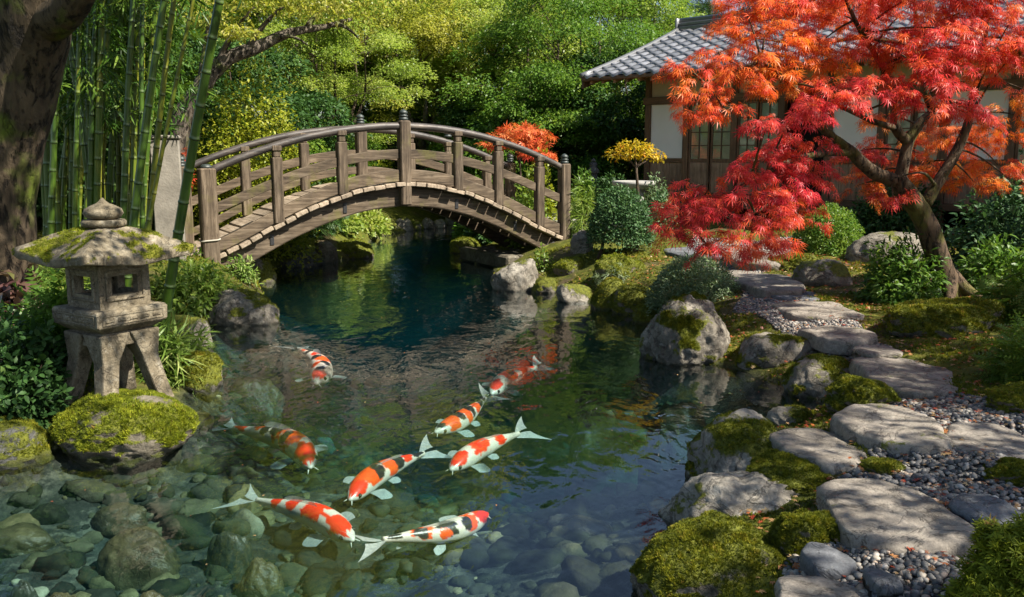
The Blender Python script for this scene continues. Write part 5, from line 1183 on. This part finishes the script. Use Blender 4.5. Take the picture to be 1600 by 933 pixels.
def pad(c, rx, ry, rz_, hue, dens=1.0, size=.078):
    """a flat spray: twigs fanning out from the limb, drooping at their tips, with leaves hanging along them"""
    j = np.argmin(np.linalg.norm(skel - c, axis=1)); s = skel[j]; L_ = np.linalg.norm(c - s)
    m_ = bez(s, (s + c) / 2 + np.array([0, 0, .10 * L_]), c, 7); T.tube(m_, np.linspace(.014, .006, 7), 5, False)
    K = max(7, int(dens * 43 * (rx * ry) ** .5 * (.6 + rz_ * 2.2))); inward = nrm(np.array([s[0] - c[0], s[1] - c[1], 0]) + 1e-6)
    for k in range(K):
        a = rng.uniform(0, 2 * math.pi); u = rng.random() ** .5; st = c + np.array([math.cos(a) * rx, math.sin(a) * ry, 0]) * u * .55 + np.array([0, 0, rng.uniform(-1, 1) * rz_ * .8])
        st[2] -= .30 * rz_ * u; d = nrm(np.array([math.cos(a) * rx, math.sin(a) * ry, 0]) - inward * .35 * rx + rng.normal(size=3) * .25 * rx + np.array([0, 0, -.08 * rx]))
        l = rng.uniform(.45, .8) * (rx * ry) ** .5 * (1.25 - .5 * u) + .06; q = bez(st, st + d * l * .55 + np.array([0, 0, .03]), st + d * l + np.array([0, 0, -.22 * l]), 6)
        T.tube(q, np.linspace(.004, .0015, 6), 3, False)
        n = max(6, int(l * 74 * min(1.25, dens + .25))); t = rng.random(n) ** .8; i = np.minimum((t * 5).astype(int), 4); fr = (t * 5 - i)[:, None]; p = q[i] * (1 - fr) + q[i + 1] * fr
        sd_ = nrm(np.cross(d, [0, 0, 1.0])) * rng.choice([-1, 1], n)[:, None]; p = p + sd_ * .02 + rng.normal(size=(n, 3)) * .018
        MP.append(p); MA.append(nrm(d * .7 + sd_ * rng.uniform(.1, .9, n)[:, None] + rng.normal(size=(n, 3)) * .25 + np.array([0, -.08, -.42])))
        MN.append(nrm(np.array([0, -.25, 1.0]) + rng.normal(size=(n, 3)) * .38)); MS.append(size * rng.uniform(.6, 1.25, n))
        MT.append(np.clip(hue * .62 + .17 + rng.normal() * .08 + rng.normal(size=n) * .12, 0, 1))
for (px, py, dY, rx, ry, hue) in PADS:
    Y = Y0 + dY; c = PD(px, py, Y) - lp; k = Y / F; pad(c, rx * k, rx * k * .75, ry * k * 1.05, hue)
# unseen crown sprays above the view, added to shade the path
r_ = np.random.default_rng(77)
for k in range(34):
    c = np.array([r_.uniform(4.6, 8.8), r_.uniform(3.2, 9.2), r_.uniform(3.9, 5.8)]); pad(c - lp, r_.uniform(.4, .7), r_.uniform(.35, .6), .16, r_.uniform(.2, .9), .7, .12)
v, f, a = scatter(ML[0], ML[1], np.concatenate(MP), np.concatenate(MA), np.concatenate(MN), np.concatenate(MS), np.concatenate(MT))
T.build('trunk', M['bark_maple'], mp_, True); mk('crown', v, f, M['leaf_maple'], mp_, True, {'rnd': a}); print('maple leaves', len(v) // len(ML[0]))
# ------------------------------------------------------------------ bamboo
BL4 = t_blades(5, .11, 70, .45, 6)
def bamboo(label, base, top, r0, ztop=6.2, leaf_from=2.4, nl=90, group=None, seed=0, bendk=.05, lsz=.20):
    """a culm from its base point towards a second point on it, with node rings and sprays of leaves"""
    base = np.asarray(base, float); d = np.asarray(top, float) - base; d = d / d[2]; r = np.random.default_rng(seed + 50)
    o = empty('bamboo', base, label, 'bamboo', group)
    L_ = ztop - base[2]; sp = .27 * r.uniform(.9, 1.12); zs = []; rad = []; nodev = []; z = -.15
    k = 0
    while z < L_:
        s_ = sp * (.75 + .25 * min(1, k / 6))
        for u, rr_, nv in ((0, 1.0, .0), (.02, 1.09, .015), (.045, 1.10, .05), (.07, 1.0, .07), (.12, .985, .12), (.3, .975, .5), (.7, .98, 1), (.97, .99, 1)):
            zs.append(z + u * s_); rad.append(rr_); nodev.append(nv)
        z += s_; k += 1
    zs = np.array(zs); u = np.clip(zs / L_, 0, 1); pts = d[None] * zs[:, None]; cv = nrm(np.array([d[0], d[1], 0]) + r.normal(size=3) * np.array([.06, .06, 0]))
    pts = pts + cv[None] * (bendk * L_ * (u ** 2.2))[:, None] - cv[None] * (bendk * L_ * .42 ** 2.2 * u / .42 * (u < .42))[:, None] * 0
    V, Fc = tube(pts, np.array(rad) * r0 * (1 - .6 * u ** 1.4), 12)
    mk('culm', V, Fc, M['bamboo_culm'], o, True, {'node': np.repeat(nodev, 12)})
    b = MB(); P = []; A = []
    for q in range(int(nl / 6)):
        zz = r.uniform(max(.5, leaf_from - base[2]), L_); i = np.argmin(np.abs(zs - zz)); p0 = pts[i]; a = r.uniform(0, 6.28); l = r.uniform(.3, .75); e = p0 + np.array([math.cos(a) * l, math.sin(a) * l, r.uniform(.0, .35) * l])
        br_ = bez(p0, (p0 + e) / 2 + np.array([0, 0, .12]), e, 5); b.tube(br_, np.linspace(.006, .002, 5), 4, False)
        for t in r.uniform(.25, 1, 6): P.append(br_[min(4, int(t * 4.99))] + r.normal(size=3) * .05); A.append([math.cos(a), math.sin(a), -.25])
    if P:
        P = np.array(P); n = len(P); A = nrm(np.array(A) + r.normal(size=(n, 3)) * .5); v, f, at_ = scatter(BL4[0], BL4[1], P, A, nrm(np.array([0, 0, 1.0]) + r.normal(size=(n, 3)) * .35), lsz * r.uniform(.7, 1.3, n))
        P = P; mk('leaves', v, f, M['leaf_bamboo'], o, True, {'rnd': at_})
    return o
def on(px, py, Y): p = PD(px, py, Y); return p
bamboo('thick yellow green bamboo culm leaning over the lantern roof, its foot on the bank', ong(252, 533), PD(333, 5, 8.3), .052, nl=60, seed=1, leaf_from=3.4)
for k, (px, tx, Y, r0, lb) in enumerate([(208, 243, 9.3, .046, 'stout bamboo culm rising behind the lantern jewel, tilted to the bridge'), (192, 198, 9.6, .040, 'upright bamboo culm just behind the lantern roof top'), (232, 262, 9.8, .036, 'slim green bamboo culm beside the stout tilted one'),
        (150, 152, 9.8, .042, 'upright dark green bamboo culm between the lantern and the thin grove'), (232, 292, 9.6, .026, 'thin bamboo culm leaning strongly in front of the wall slab'), (222, 212, 10.6, .034, 'bamboo culm behind the stout tilted one'), (216, 236, 11.2, .04, 'bamboo culm between the lantern jewel and the wall slab, set back')]):
    b0 = PD(px, 345, Y); gz_ = Hs(b0[0], b0[1]); t0 = PD(tx, 0, Y); d_ = (t0 - b0) / (t0[2] - b0[2]); base = b0 + d_ * (gz_ - b0[2])
    bamboo(lb, base, t0, r0, nl=110, seed=10 + k, leaf_from=3.2)
rb = np.random.default_rng(31)
for k in range(52):
    px = rb.uniform(46, 150) if k < 24 else rb.uniform(150, 226); Y = rb.uniform(9.6, 12.2) if k < 24 else rb.uniform(11.3, 13.2); lean = rb.normal() * 18 - (12 if k < 16 else -8)
    b0 = PD(px, 330, Y); gz_ = Hs(b0[0], b0[1]); t0 = PD(px + lean, 0, Y); d_ = (t0 - b0) / (t0[2] - b0[2]); base = b0 + d_ * (gz_ - b0[2])
    bamboo('thin green bamboo culm in the dense grove beside the old trunk' if k < 24 else 'bamboo culm deep in the grove behind the lantern', base, t0, rb.uniform(.027, .043), nl=70, seed=40 + k, group='thin culms of the grove' if k < 24 else 'culms deep in the grove', leaf_from=2.3, ztop=5.6)

# ------------------------------------------------------------------ shrubs
def shrub(name, label, loc, rx, ry, rz_, n, leaf, tmpl, size, mode='dome', lump=.16, stems=7, cat='shrub', group=None, up=.5, seed=0, droop=-.1, zc=0.0, bark='bark_thin', tone=.45, shell=.4):
    r = np.random.default_rng(seed + 500); o = empty(name, loc, label, cat, group)
    d = r.normal(size=(n, 3)); d[:, 2] = np.abs(d[:, 2]) * (1 if mode == 'dome' else 1) - (.15 if mode == 'dome' else 0); d = nrm(d)
    lob = 1 + lump * fbm(d * 2.2 + seed, 3) * 1.3 + lump * .5 * fbm(d * 6 + seed, 2)
    q = d * (r.random(n) ** shell * lob)[:, None] * np.array([rx, ry, rz_]) + np.array([0, 0, zc])
    ax = nrm(d * .8 + r.normal(size=(n, 3)) * .55 + np.array([0, 0, droop])); nn_ = nrm(d * .6 + np.array([0, 0, up]) + r.normal(size=(n, 3)) * .4)
    tn = np.clip(tone + .3 * fbm(q * 3.0, 2) + r.normal(size=n) * .18, 0, 1)
    v, f, a = scatter(tmpl[0], tmpl[1], q, ax, nn_, size * r.uniform(.6, 1.3, n), tn); mk('foliage', v, f, M[leaf], o, True, {'rnd': a})
    if stems:
        b = MB()
        for k in range(stems):
            a = r.uniform(0, 6.28); e = np.array([math.cos(a) * rx * .6, math.sin(a) * ry * .6, zc + rz_ * r.uniform(.3, .75)]); s0 = np.array([math.cos(a) * rx * .1, math.sin(a) * ry * .1, -.08])
            b.tube(bez(s0, s0 * .5 + e * .4 + np.array([0, 0, .1 * rz_]), e, 6), np.linspace(.016, .005, 6) * max(.6, rx * 1.4), 5)
        b.build('stems', M[bark], o, True)
    return o
def at(px, py): return ong(px, py)
def shrub_px(name, label, xl, xr, yt, yb, n, leaf, tmpl, size, Y=None, dr=.9, **kw):
    B = ong((xl + xr) / 2, yb) if Y is None else PD((xl + xr) / 2, yb, Y); rx = (xr - xl) / 2 * B[1] / F; ry = rx * dr
    c = B + np.array([B[0], B[1], 0]) / math.hypot(B[0], B[1]) * ry * (.8 if Y is None else 0); top = PD((xl + xr) / 2, yt, c[1])[2]
    if Y is not None: c[2] = Hs(c[0], c[1])
    return shrub(name, label, c, rx, ry, max(.1, top - c[2]), n, leaf, tmpl, size, **kw)
SM = t_leaf6(.55, .06, .12); LN = t_leaf6(.30, .05, .35); GR = t_blades(5, .07, 60, .7, 12); BRD = t_leaf6(.48, .1, .3); FR = t_frond(9, .34, .5)
shrub_px('azalea_shrub', 'golden yellow green azalea shrub above the lantern side of the bridge', 300, 490, 118, 262, 15000, 'leaf_azalea', Q2, .075, Y=15.9, lump=.3, seed=1, zc=.0, shell=.25, up=.9, tone=.6)
shrub_px('fern_bank', 'dark leafy ground shrub seen through the lower bridge rails', 300, 520, 240, 330, 5000, 'leaf_dark', FR, .24, Y=17.6, lump=.3, seed=2, cat='fern')
shrub_px('pond_shrub', 'airy shrub with narrow leaves hanging over the bank rock by the bridge post', 232, 372, 405, 492, 3600, 'leaf_lime', LN, .095, seed=3, lump=.3, tone=.4)
shrub_px('pond_shrub', 'small purple tinted shrub at the foot of the bridge post', 352, 400, 402, 440, 900, 'leaf_grass', LN, .07, seed=4, lump=.3)
shrub_px('glossy_plant', 'bright long leaved plant lit by sun behind the lantern platform', 52, 128, 418, 498, 420, 'leaf_lime', GR, .34, seed=5, stems=3, up=.9, cat='plant', tone=.55)
shrub_px('purple_plant', 'dark purple broad leaved plant under the old trunk', -20, 78, 432, 540, 420, 'leaf_purple', BRD, .17, seed=6, lump=.3, cat='plant')
shrub_px('leafy_plant', 'dark green leafy plant filling the bank below the purple plant', -60, 118, 495, 675, 5200, 'leaf_dark', SM, .062, seed=7, lump=.25, cat='plant', tone=.35)
shrub_px('fern', 'fern spreading behind the lantern leg', 60, 130, 470, 590, 260, 'leaf_mid', FR, .34, seed=8, up=.9, stems=0, cat='fern', tone=.4)
shrub_px('grass_tuft', 'grassy tuft at the foot of the leaning bamboo', 228, 292, 508, 600, 240, 'leaf_grass', GR, .26, seed=9, stems=0, up=.2, cat='grass')
shrub_px('grass_tuft', 'small fern like tuft on top of the half mossy rock', 285, 325, 520, 572, 70, 'leaf_lime', GR, .22, seed=10, stems=0, up=.2, cat='grass', )
# under and beyond the bridge
shrub_px('pond_shrub', 'sunlit light green shrub over the dark boulder under the bridge', 468, 565, 330, 392, 2600, 'leaf_lime', SM, .10, seed=11, Y=18.6, lump=.3, tone=.6)
shrub_px('pond_shrub', 'rounded bright shrub at the far bank beside the row of stones', 545, 606, 328, 376, 2000, 'leaf_spring', SM, .10, seed=12, Y=21.0, lump=.25, tone=.6)
shrub_px('pond_shrub', 'dark shrub in shade under the low end of the bridge beam', 400, 500, 352, 410, 2400, 'leaf_dark', SM, .09, seed=13, Y=16.8, lump=.3)
for k, (xl, xr, yt, yb, Y, leaf, lb) in enumerate([(600, 660, 318, 345, 27.5, 'leaf_lime', 'low bright plants behind the row of far stones'), (652, 715, 312, 340, 28, 'leaf_mid', 'green plants behind the pale far stone'), (540, 610, 300, 345, 26, 'leaf_mid', 'green shrub on the slope beyond the far bank'), (712, 760, 330, 372, 20.5, 'leaf_mid', 'green plants beside the far inlet on the path bank'), (735, 790, 345, 385, 18.6, 'leaf_dark', 'dark plants behind the bridge abutment'), (620, 700, 295, 322, 30, 'leaf_dark', 'dark ground shrub at the end of the inlet view')]):
    shrub_px('low_shrub', lb, xl, xr, yt, yb, 1800, leaf, SM, .12, seed=20 + k, Y=Y, lump=.3)
# behind the bridge, right half
def small_tree(name, label, px, yb, Y, trunk_top, r0, pads, leaf, tmpl, size, n, bark='bark_thin', cat='small tree', lean=0.0, dens=1.0, tone=.45):
    p = PD(px, yb, Y); g = Hs(p[0], p[1]); p = np.array([p[0], p[1], g]); o = empty(name, p, label, cat); b = MB()
    tt = PD(px + lean, trunk_top, Y) - p; q = spline([(0, 0, -.1), tt * .5 + np.array([.04, 0, 0]), tt], 6); b.tube(q, np.linspace(r0, r0 * .55, len(q)), 7, wob=.15); P = []; A = []
    for (x, y, rx, ry) in pads:
        c = PD(x, y, Y) - p + np.array([0, rng.normal() * .1, 0]); k = Y / F; rx_, ry_ = rx * k, ry * k; b.tube(bez(tt, (tt + c) / 2 + np.array([0, 0, .06]), c, 5), np.linspace(r0 * .5, r0 * .15, 5), 5, False)
        m_ = int(n * rx_ * max(ry_, .08) * 8); d = rdir(m_); qq = d * (rng.random(m_) ** .42)[:, None] * np.array([rx_, rx_ * .8, ry_]); P.append(c + qq); A.append(d)
    P = np.concatenate(P); A = np.concatenate(A); m_ = len(P); v, f, a = scatter(tmpl[0], tmpl[1], P, nrm(A + rng.normal(size=A.shape) * .5 + np.array([0, 0, -.2])), nrm(np.array([0, 0, 1.]) + A * .3 + rng.normal(size=A.shape) * .4), size * rng.uniform(.6, 1.3, m_), np.clip(tone + rng.normal(size=m_) * .2 + .25 * fbm(P * 3, 2), 0, 1))
    b.build('trunk', M[bark], o, True); mk('crown', v, f, M[leaf], o, True, {'rnd': a}); return o
ML5 = t_palm(5, .2, 85, .25)
small_tree('red_shrub', 'coral red layered maple shrub rising behind the bridge rail', 812, 290, 17.6, 250, .03, [(812, 205, 38, 8), (785, 212, 28, 6), (842, 214, 26, 6), (808, 222, 44, 7), (770, 226, 22, 5), (835, 228, 26, 6)], 'leaf_small_maple', ML5, .13, 420, cat='maple shrub')
small_tree('red_shrub', 'low coral red shrub below the layered red maple shrub', 842, 300, 17.2, 262, .02, [(842, 242, 26, 7), (822, 238, 16, 5), (850, 248, 20, 6)], 'leaf_small_maple', ML5, .12, 420, cat='maple shrub', tone=.3)
small_tree('red_shrub', 'small dark red shrub behind the wall slab', 292, 320, 15.0, 290, .02, [(290, 250, 14, 16), (296, 282, 12, 12)], 'leaf_small_maple', ML5, .10, 300, cat='maple shrub', tone=.2)
for k, (xl, xr, yt, yb, Y, leaf, tm, sz, n, lb) in enumerate([(812, 872, 248, 300, 17.0, 'leaf_azalea', SM, .09, 1800, 'yellow green shrub under the coral red shrubs'), (798, 856, 272, 330, 16.6, 'leaf_lime', SM, .09, 1800, 'lime green shrub behind the bridge end rail'), (735, 790, 262, 330, 19.2, 'leaf_mid', SM, .10, 2200, 'green shrub seen through the rails beyond the bridge centre'), (640, 706, 252, 300, 27.6, 'leaf_pale', SM, .10, 1800, 'pale green shrub low behind the central bridge post'), (545, 625, 240, 300, 25.5, 'leaf_azalea', SM, .10, 2200, 'yellow green shrub seen through the rails before the bridge centre'), (470, 560, 230, 300, 18.8, 'leaf_lime', SM, .11, 2600, 'light green shrub seen through the rails under the slender maple'),
        (888, 938, 264, 318, 17.8, 'leaf_mid', SM, .07, 2600, 'round clipped green bush behind the bridge end'), (920, 988, 268, 322, 17.4, 'leaf_dark', SM, .07, 3000, 'darker clipped bush beside the stone basin'), (1002, 1050, 270, 300, 16.2, 'leaf_pale', SM, .06, 1400, 'pale trimmed bush behind the stone basin at the house wall'), (1010, 1060, 296, 330, 15.4, 'leaf_gloss', SM, .06, 1200, 'dark low bush under the pale trimmed one at the house')]):
    shrub_px('clipped_bush' if k > 5 else 'garden_shrub', lb, xl, xr, yt, yb, n, leaf, tm, sz, seed=40 + k, Y=Y, lump=.10 if k > 5 else .25)
shrub_px('young_plant', 'light green young plant in a stone tub beside the last bridge post', 884, 930, 282, 338, 320, 'leaf_lime', GR, .22, seed=55, Y=15.9, up=.3, cat='plant')
small_tree('topiary_tree', 'small trained tree with a flat yellow and orange crown before the tea house', 994, 352, 13.6, 262, .035, [(990, 236, 40, 12), (968, 242, 24, 9), (1014, 240, 24, 10), (990, 226, 26, 8), (1030, 246, 10, 6)], 'leaf_topiary', SM, .055, 900, tone=.4)
cs = shrub_px('clipped_tree', 'broad clipped dark green tree on a short trunk by the bridge end', 918, 1022, 316, 372, 12000, 'leaf_gloss', SM, .042, seed=60, Y=13.4, lump=.08, shell=.22, zc=.22, stems=3, tone=.5)
b = MB(); b.tube(spline([(.14, 0, -.1), (.17, 0, .15), (.14, 0, .5)], 5), np.linspace(.13, .08, 11), 9, wob=.15); b.tube(spline([(-.35, -.1, -.1), (-.28, -.1, .15), (-.36, -.1, .45)], 5), np.linspace(.03, .02, 11), 6); b.build('trunk', M['bark_old'], cs, True)
# path side
shrub_px('grassy_bush', 'rounded bush of pale green grassy leaves above the domed boulder', 1008, 1160, 398, 486, 15000, 'leaf_pale', LN, .045, shell=.22, seed=61, lump=.10, droop=.1, tone=.5)
shrub_px('round_shrub', 'round clipped dark green shrub by the path in front of the house step', 1236, 1350, 322, 398, 15000, 'leaf_mid', SM, .036, seed=62, lump=.08, shell=.22, tone=.6)
shrub_px('path_shrub', 'loose dark green shrub between the square boulder and the maple trunk', 1342, 1468, 376, 476, 4200, 'leaf_mid', LN, .085, seed=63, lump=.28, tone=.35)
shrub_px('leafy_bush', 'large dark glossy bush behind the maple trunk', 1480, 1720, 285, 470, 9000, 'leaf_gloss', BRD, .095, seed=64, lump=.3, Y=11.2, tone=.4)
shrub_px('leafy_bush', 'shaded bush between the house wall and the maple trunk', 1330, 1460, 272, 370, 4200, 'leaf_dark', BRD, .085, seed=65, lump=.3, Y=14.6, tone=.4)
shrub_px('leafy_bush', 'tall dark bush at the picture edge behind the glossy bush', 1560, 1800, 230, 420, 6000, 'leaf_dark', BRD, .10, seed=66, lump=.3, Y=12.8, tone=.4)
shrub_px('leafy_bush', 'low dark bush below the glossy bush at the picture edge', 1500, 1640, 380, 470, 3000, 'leaf_mid', LN, .10, seed=67, lump=.3, Y=10.0, tone=.3)
shrub_px('yellow_fern', 'yellowish arching ferns at the picture edge above the moss mound', 1530, 1680, 428, 512, 420, 'leaf_grass', FR, .24, seed=68, stems=0, up=.9, cat='fern', tone=.35)
shrub_px('fern', 'bright green fern clump at the picture edge beside the large shaded slab', 1548, 1690, 508, 610, 520, 'leaf_lime', FR, .17, seed=69, stems=0, up=.9, cat='fern', tone=.35)
shrub_px('corner_shrub', 'bright yellow green mossy shrub filling the lower corner beside the gravel', 1492, 1720, 826, 1010, 16000, 'moss_bright', t_blades(5, .2, 75, .3, 15), .030, seed=70, lump=.25, stems=4, tone=.5, shell=.25)
shrub_px('low_shrub', 'small white flecked plants on the slope above the moss ball', 930, 990, 412, 446, 500, 'leaf_pale', GR, .09, seed=71, tone=.7)
shrub_px('pond_shrub', 'little light green plant at the foot of the bridge beam on the path bank', 832, 862, 382, 430, 260, 'leaf_lime', SM, .06, seed=72, Y=13.6)
# a young red maple sapling stem in the grassy bush
# ------------------------------------------------------------------ ground cover nobody could count
n = 170000; u = rng.random(n); Y = 2.2 * (15 / 2.2) ** u; hw = Y * .68; X = rng.uniform(-1, 1, n) * hw
sd = sdist(X, Y, pond); keep = (sd > .05) & (gravel_mask(X, Y) < .3); X, Y, sd = X[keep], Y[keep], sd[keep]
cl = fbm(np.stack([X * 1.6, Y * 1.6, 0 * X], -1), 4); keep = (cl > -.30 + .25 * rng.random(len(X))) | (Y < 6.5); X, Y, cl, sd = X[keep], Y[keep], cl[keep], sd[keep]
Z = H(X, Y, sd); n = len(X); sz = .013 * (Y / 4) ** .55 * rng.uniform(.7, 1.6, n) * (1 + .5 * cl)
v, f, a = scatter(TUFT[0], TUFT[1], np.stack([X, Y, Z - .003], -1), nrm(np.array([0, 0, 1.]) + rng.normal(size=(n, 3)) * .35), rdir(n), sz * 1.35, np.clip(.35 + .5 * cl + rng.normal(size=n) * .15, 0, 1))
tag(mk('moss_cover', v, f, M['moss_blades'], None, True, {'rnd': a}), 'soft green moss covering the banks', 'moss', kind='stuff')
LV = t_palm(5, .3, 80, .1); n = 11000; X = rng.uniform(-.2, 6.5, n); Y = rng.uniform(3.2, 13, n); sd = sdist(X, Y, pond); k = sd > .1; X, Y, sd = X[k], Y[k], sd[k]; n = len(X)
v, f, a = scatter(LV[0], LV[1], np.stack([X, Y, H(X, Y, sd) + .022], -1), rdir(n) * np.array([1, 1, .2]), nrm(np.array([0, 0, 1.]) + rng.normal(size=(n, 3)) * .3), .028 * rng.uniform(.6, 1.4, n))
tag(mk('fallen_leaves', v, f, M['litter'], None, True, {'rnd': a}), 'small fallen leaves and petals strewn on moss and gravel', 'fallen leaves', kind='stuff')
n = 150; X = rng.uniform(-3, 2.6, n); Y = rng.uniform(4, 13, n); k = sdist(X, Y, pond) < -.1; X, Y = X[k], Y[k]; n = len(X)
v, f, a = scatter(SM[0], SM[1], np.stack([X, Y, np.full(n, .004)], -1), rdir(n) * np.array([1, 1, .02]), np.tile([0, 0, 1.], (n, 1)), .018 * rng.uniform(.5, 1.2, n))
tag(mk('floating_leaves', v, f, M['litter'], None, True, {'rnd': a}), 'tiny leaves floating on the pond', 'floating leaves', kind='stuff')
EXPOSURE = 1.3
# ------------------------------------------------------------------ light, sky, camera
SUN_AZ, SUN_EL = R(116), R(47)          # azimuth from +Y towards +X
world = bpy.data.worlds.new('World'); scene.world = world; world.use_nodes = True
nt = world.node_tree; bg = nt.nodes['Background']
sky = nt.nodes.new('ShaderNodeTexSky'); sky.sky_type = 'NISHITA'; sky.sun_disc = False; sky.sun_elevation = SUN_EL; sky.sun_rotation = SUN_AZ
nt.links.new(sky.outputs[0], bg.inputs['Color']); bg.inputs['Strength'].default_value = .068
sl = bpy.data.lights.new('sun', 'SUN'); sl.energy = 5.0; sl.angle = R(.53); sl.color = (1.0, .93, .80)
so = bpy.data.objects.new('sun', sl); COL.objects.link(so); so['kind'] = 'helper'
dsun = Vector((math.sin(SUN_AZ) * math.cos(SUN_EL), math.cos(SUN_AZ) * math.cos(SUN_EL), math.sin(SUN_EL)))
so.rotation_euler = dsun.to_track_quat('Z', 'Y').to_euler()
so.location = (10, 10, 20)
cam = bpy.data.cameras.new('camera'); cam.sensor_width = 36; cam.lens = 36 * F / 1600; cam.clip_end = 2000; cam.clip_start = .05
co = bpy.data.objects.new('camera', cam); COL.objects.link(co); co.location = (0, 0, CAMZ); co.rotation_euler = (R(90) - PITCH, 0, 0); scene.camera = co
scene.render.resolution_x = 1024; scene.render.resolution_y = 597
vs_ = scene.view_settings; scene.display_settings.display_device = 'sRGB'
vs_.view_transform = 'Standard'; vs_.look = 'None'; vs_.gamma = 1; vs_.use_curve_mapping = False; vs_.exposure = EXPOSURE
cy = scene.cycles if hasattr(scene, 'cycles') else None
scene.render.engine = 'CYCLES'; cy = scene.cycles
cy.max_bounces = 6; cy.diffuse_bounces = 3; cy.glossy_bounces = 3; cy.transmission_bounces = 6; cy.transparent_max_bounces = 12; cy.caustics_reflective = False; cy.caustics_refractive = False
cy.use_denoising = True; cy.sample_clamp_indirect = 6.0
scene.render.use_persistent_data = False
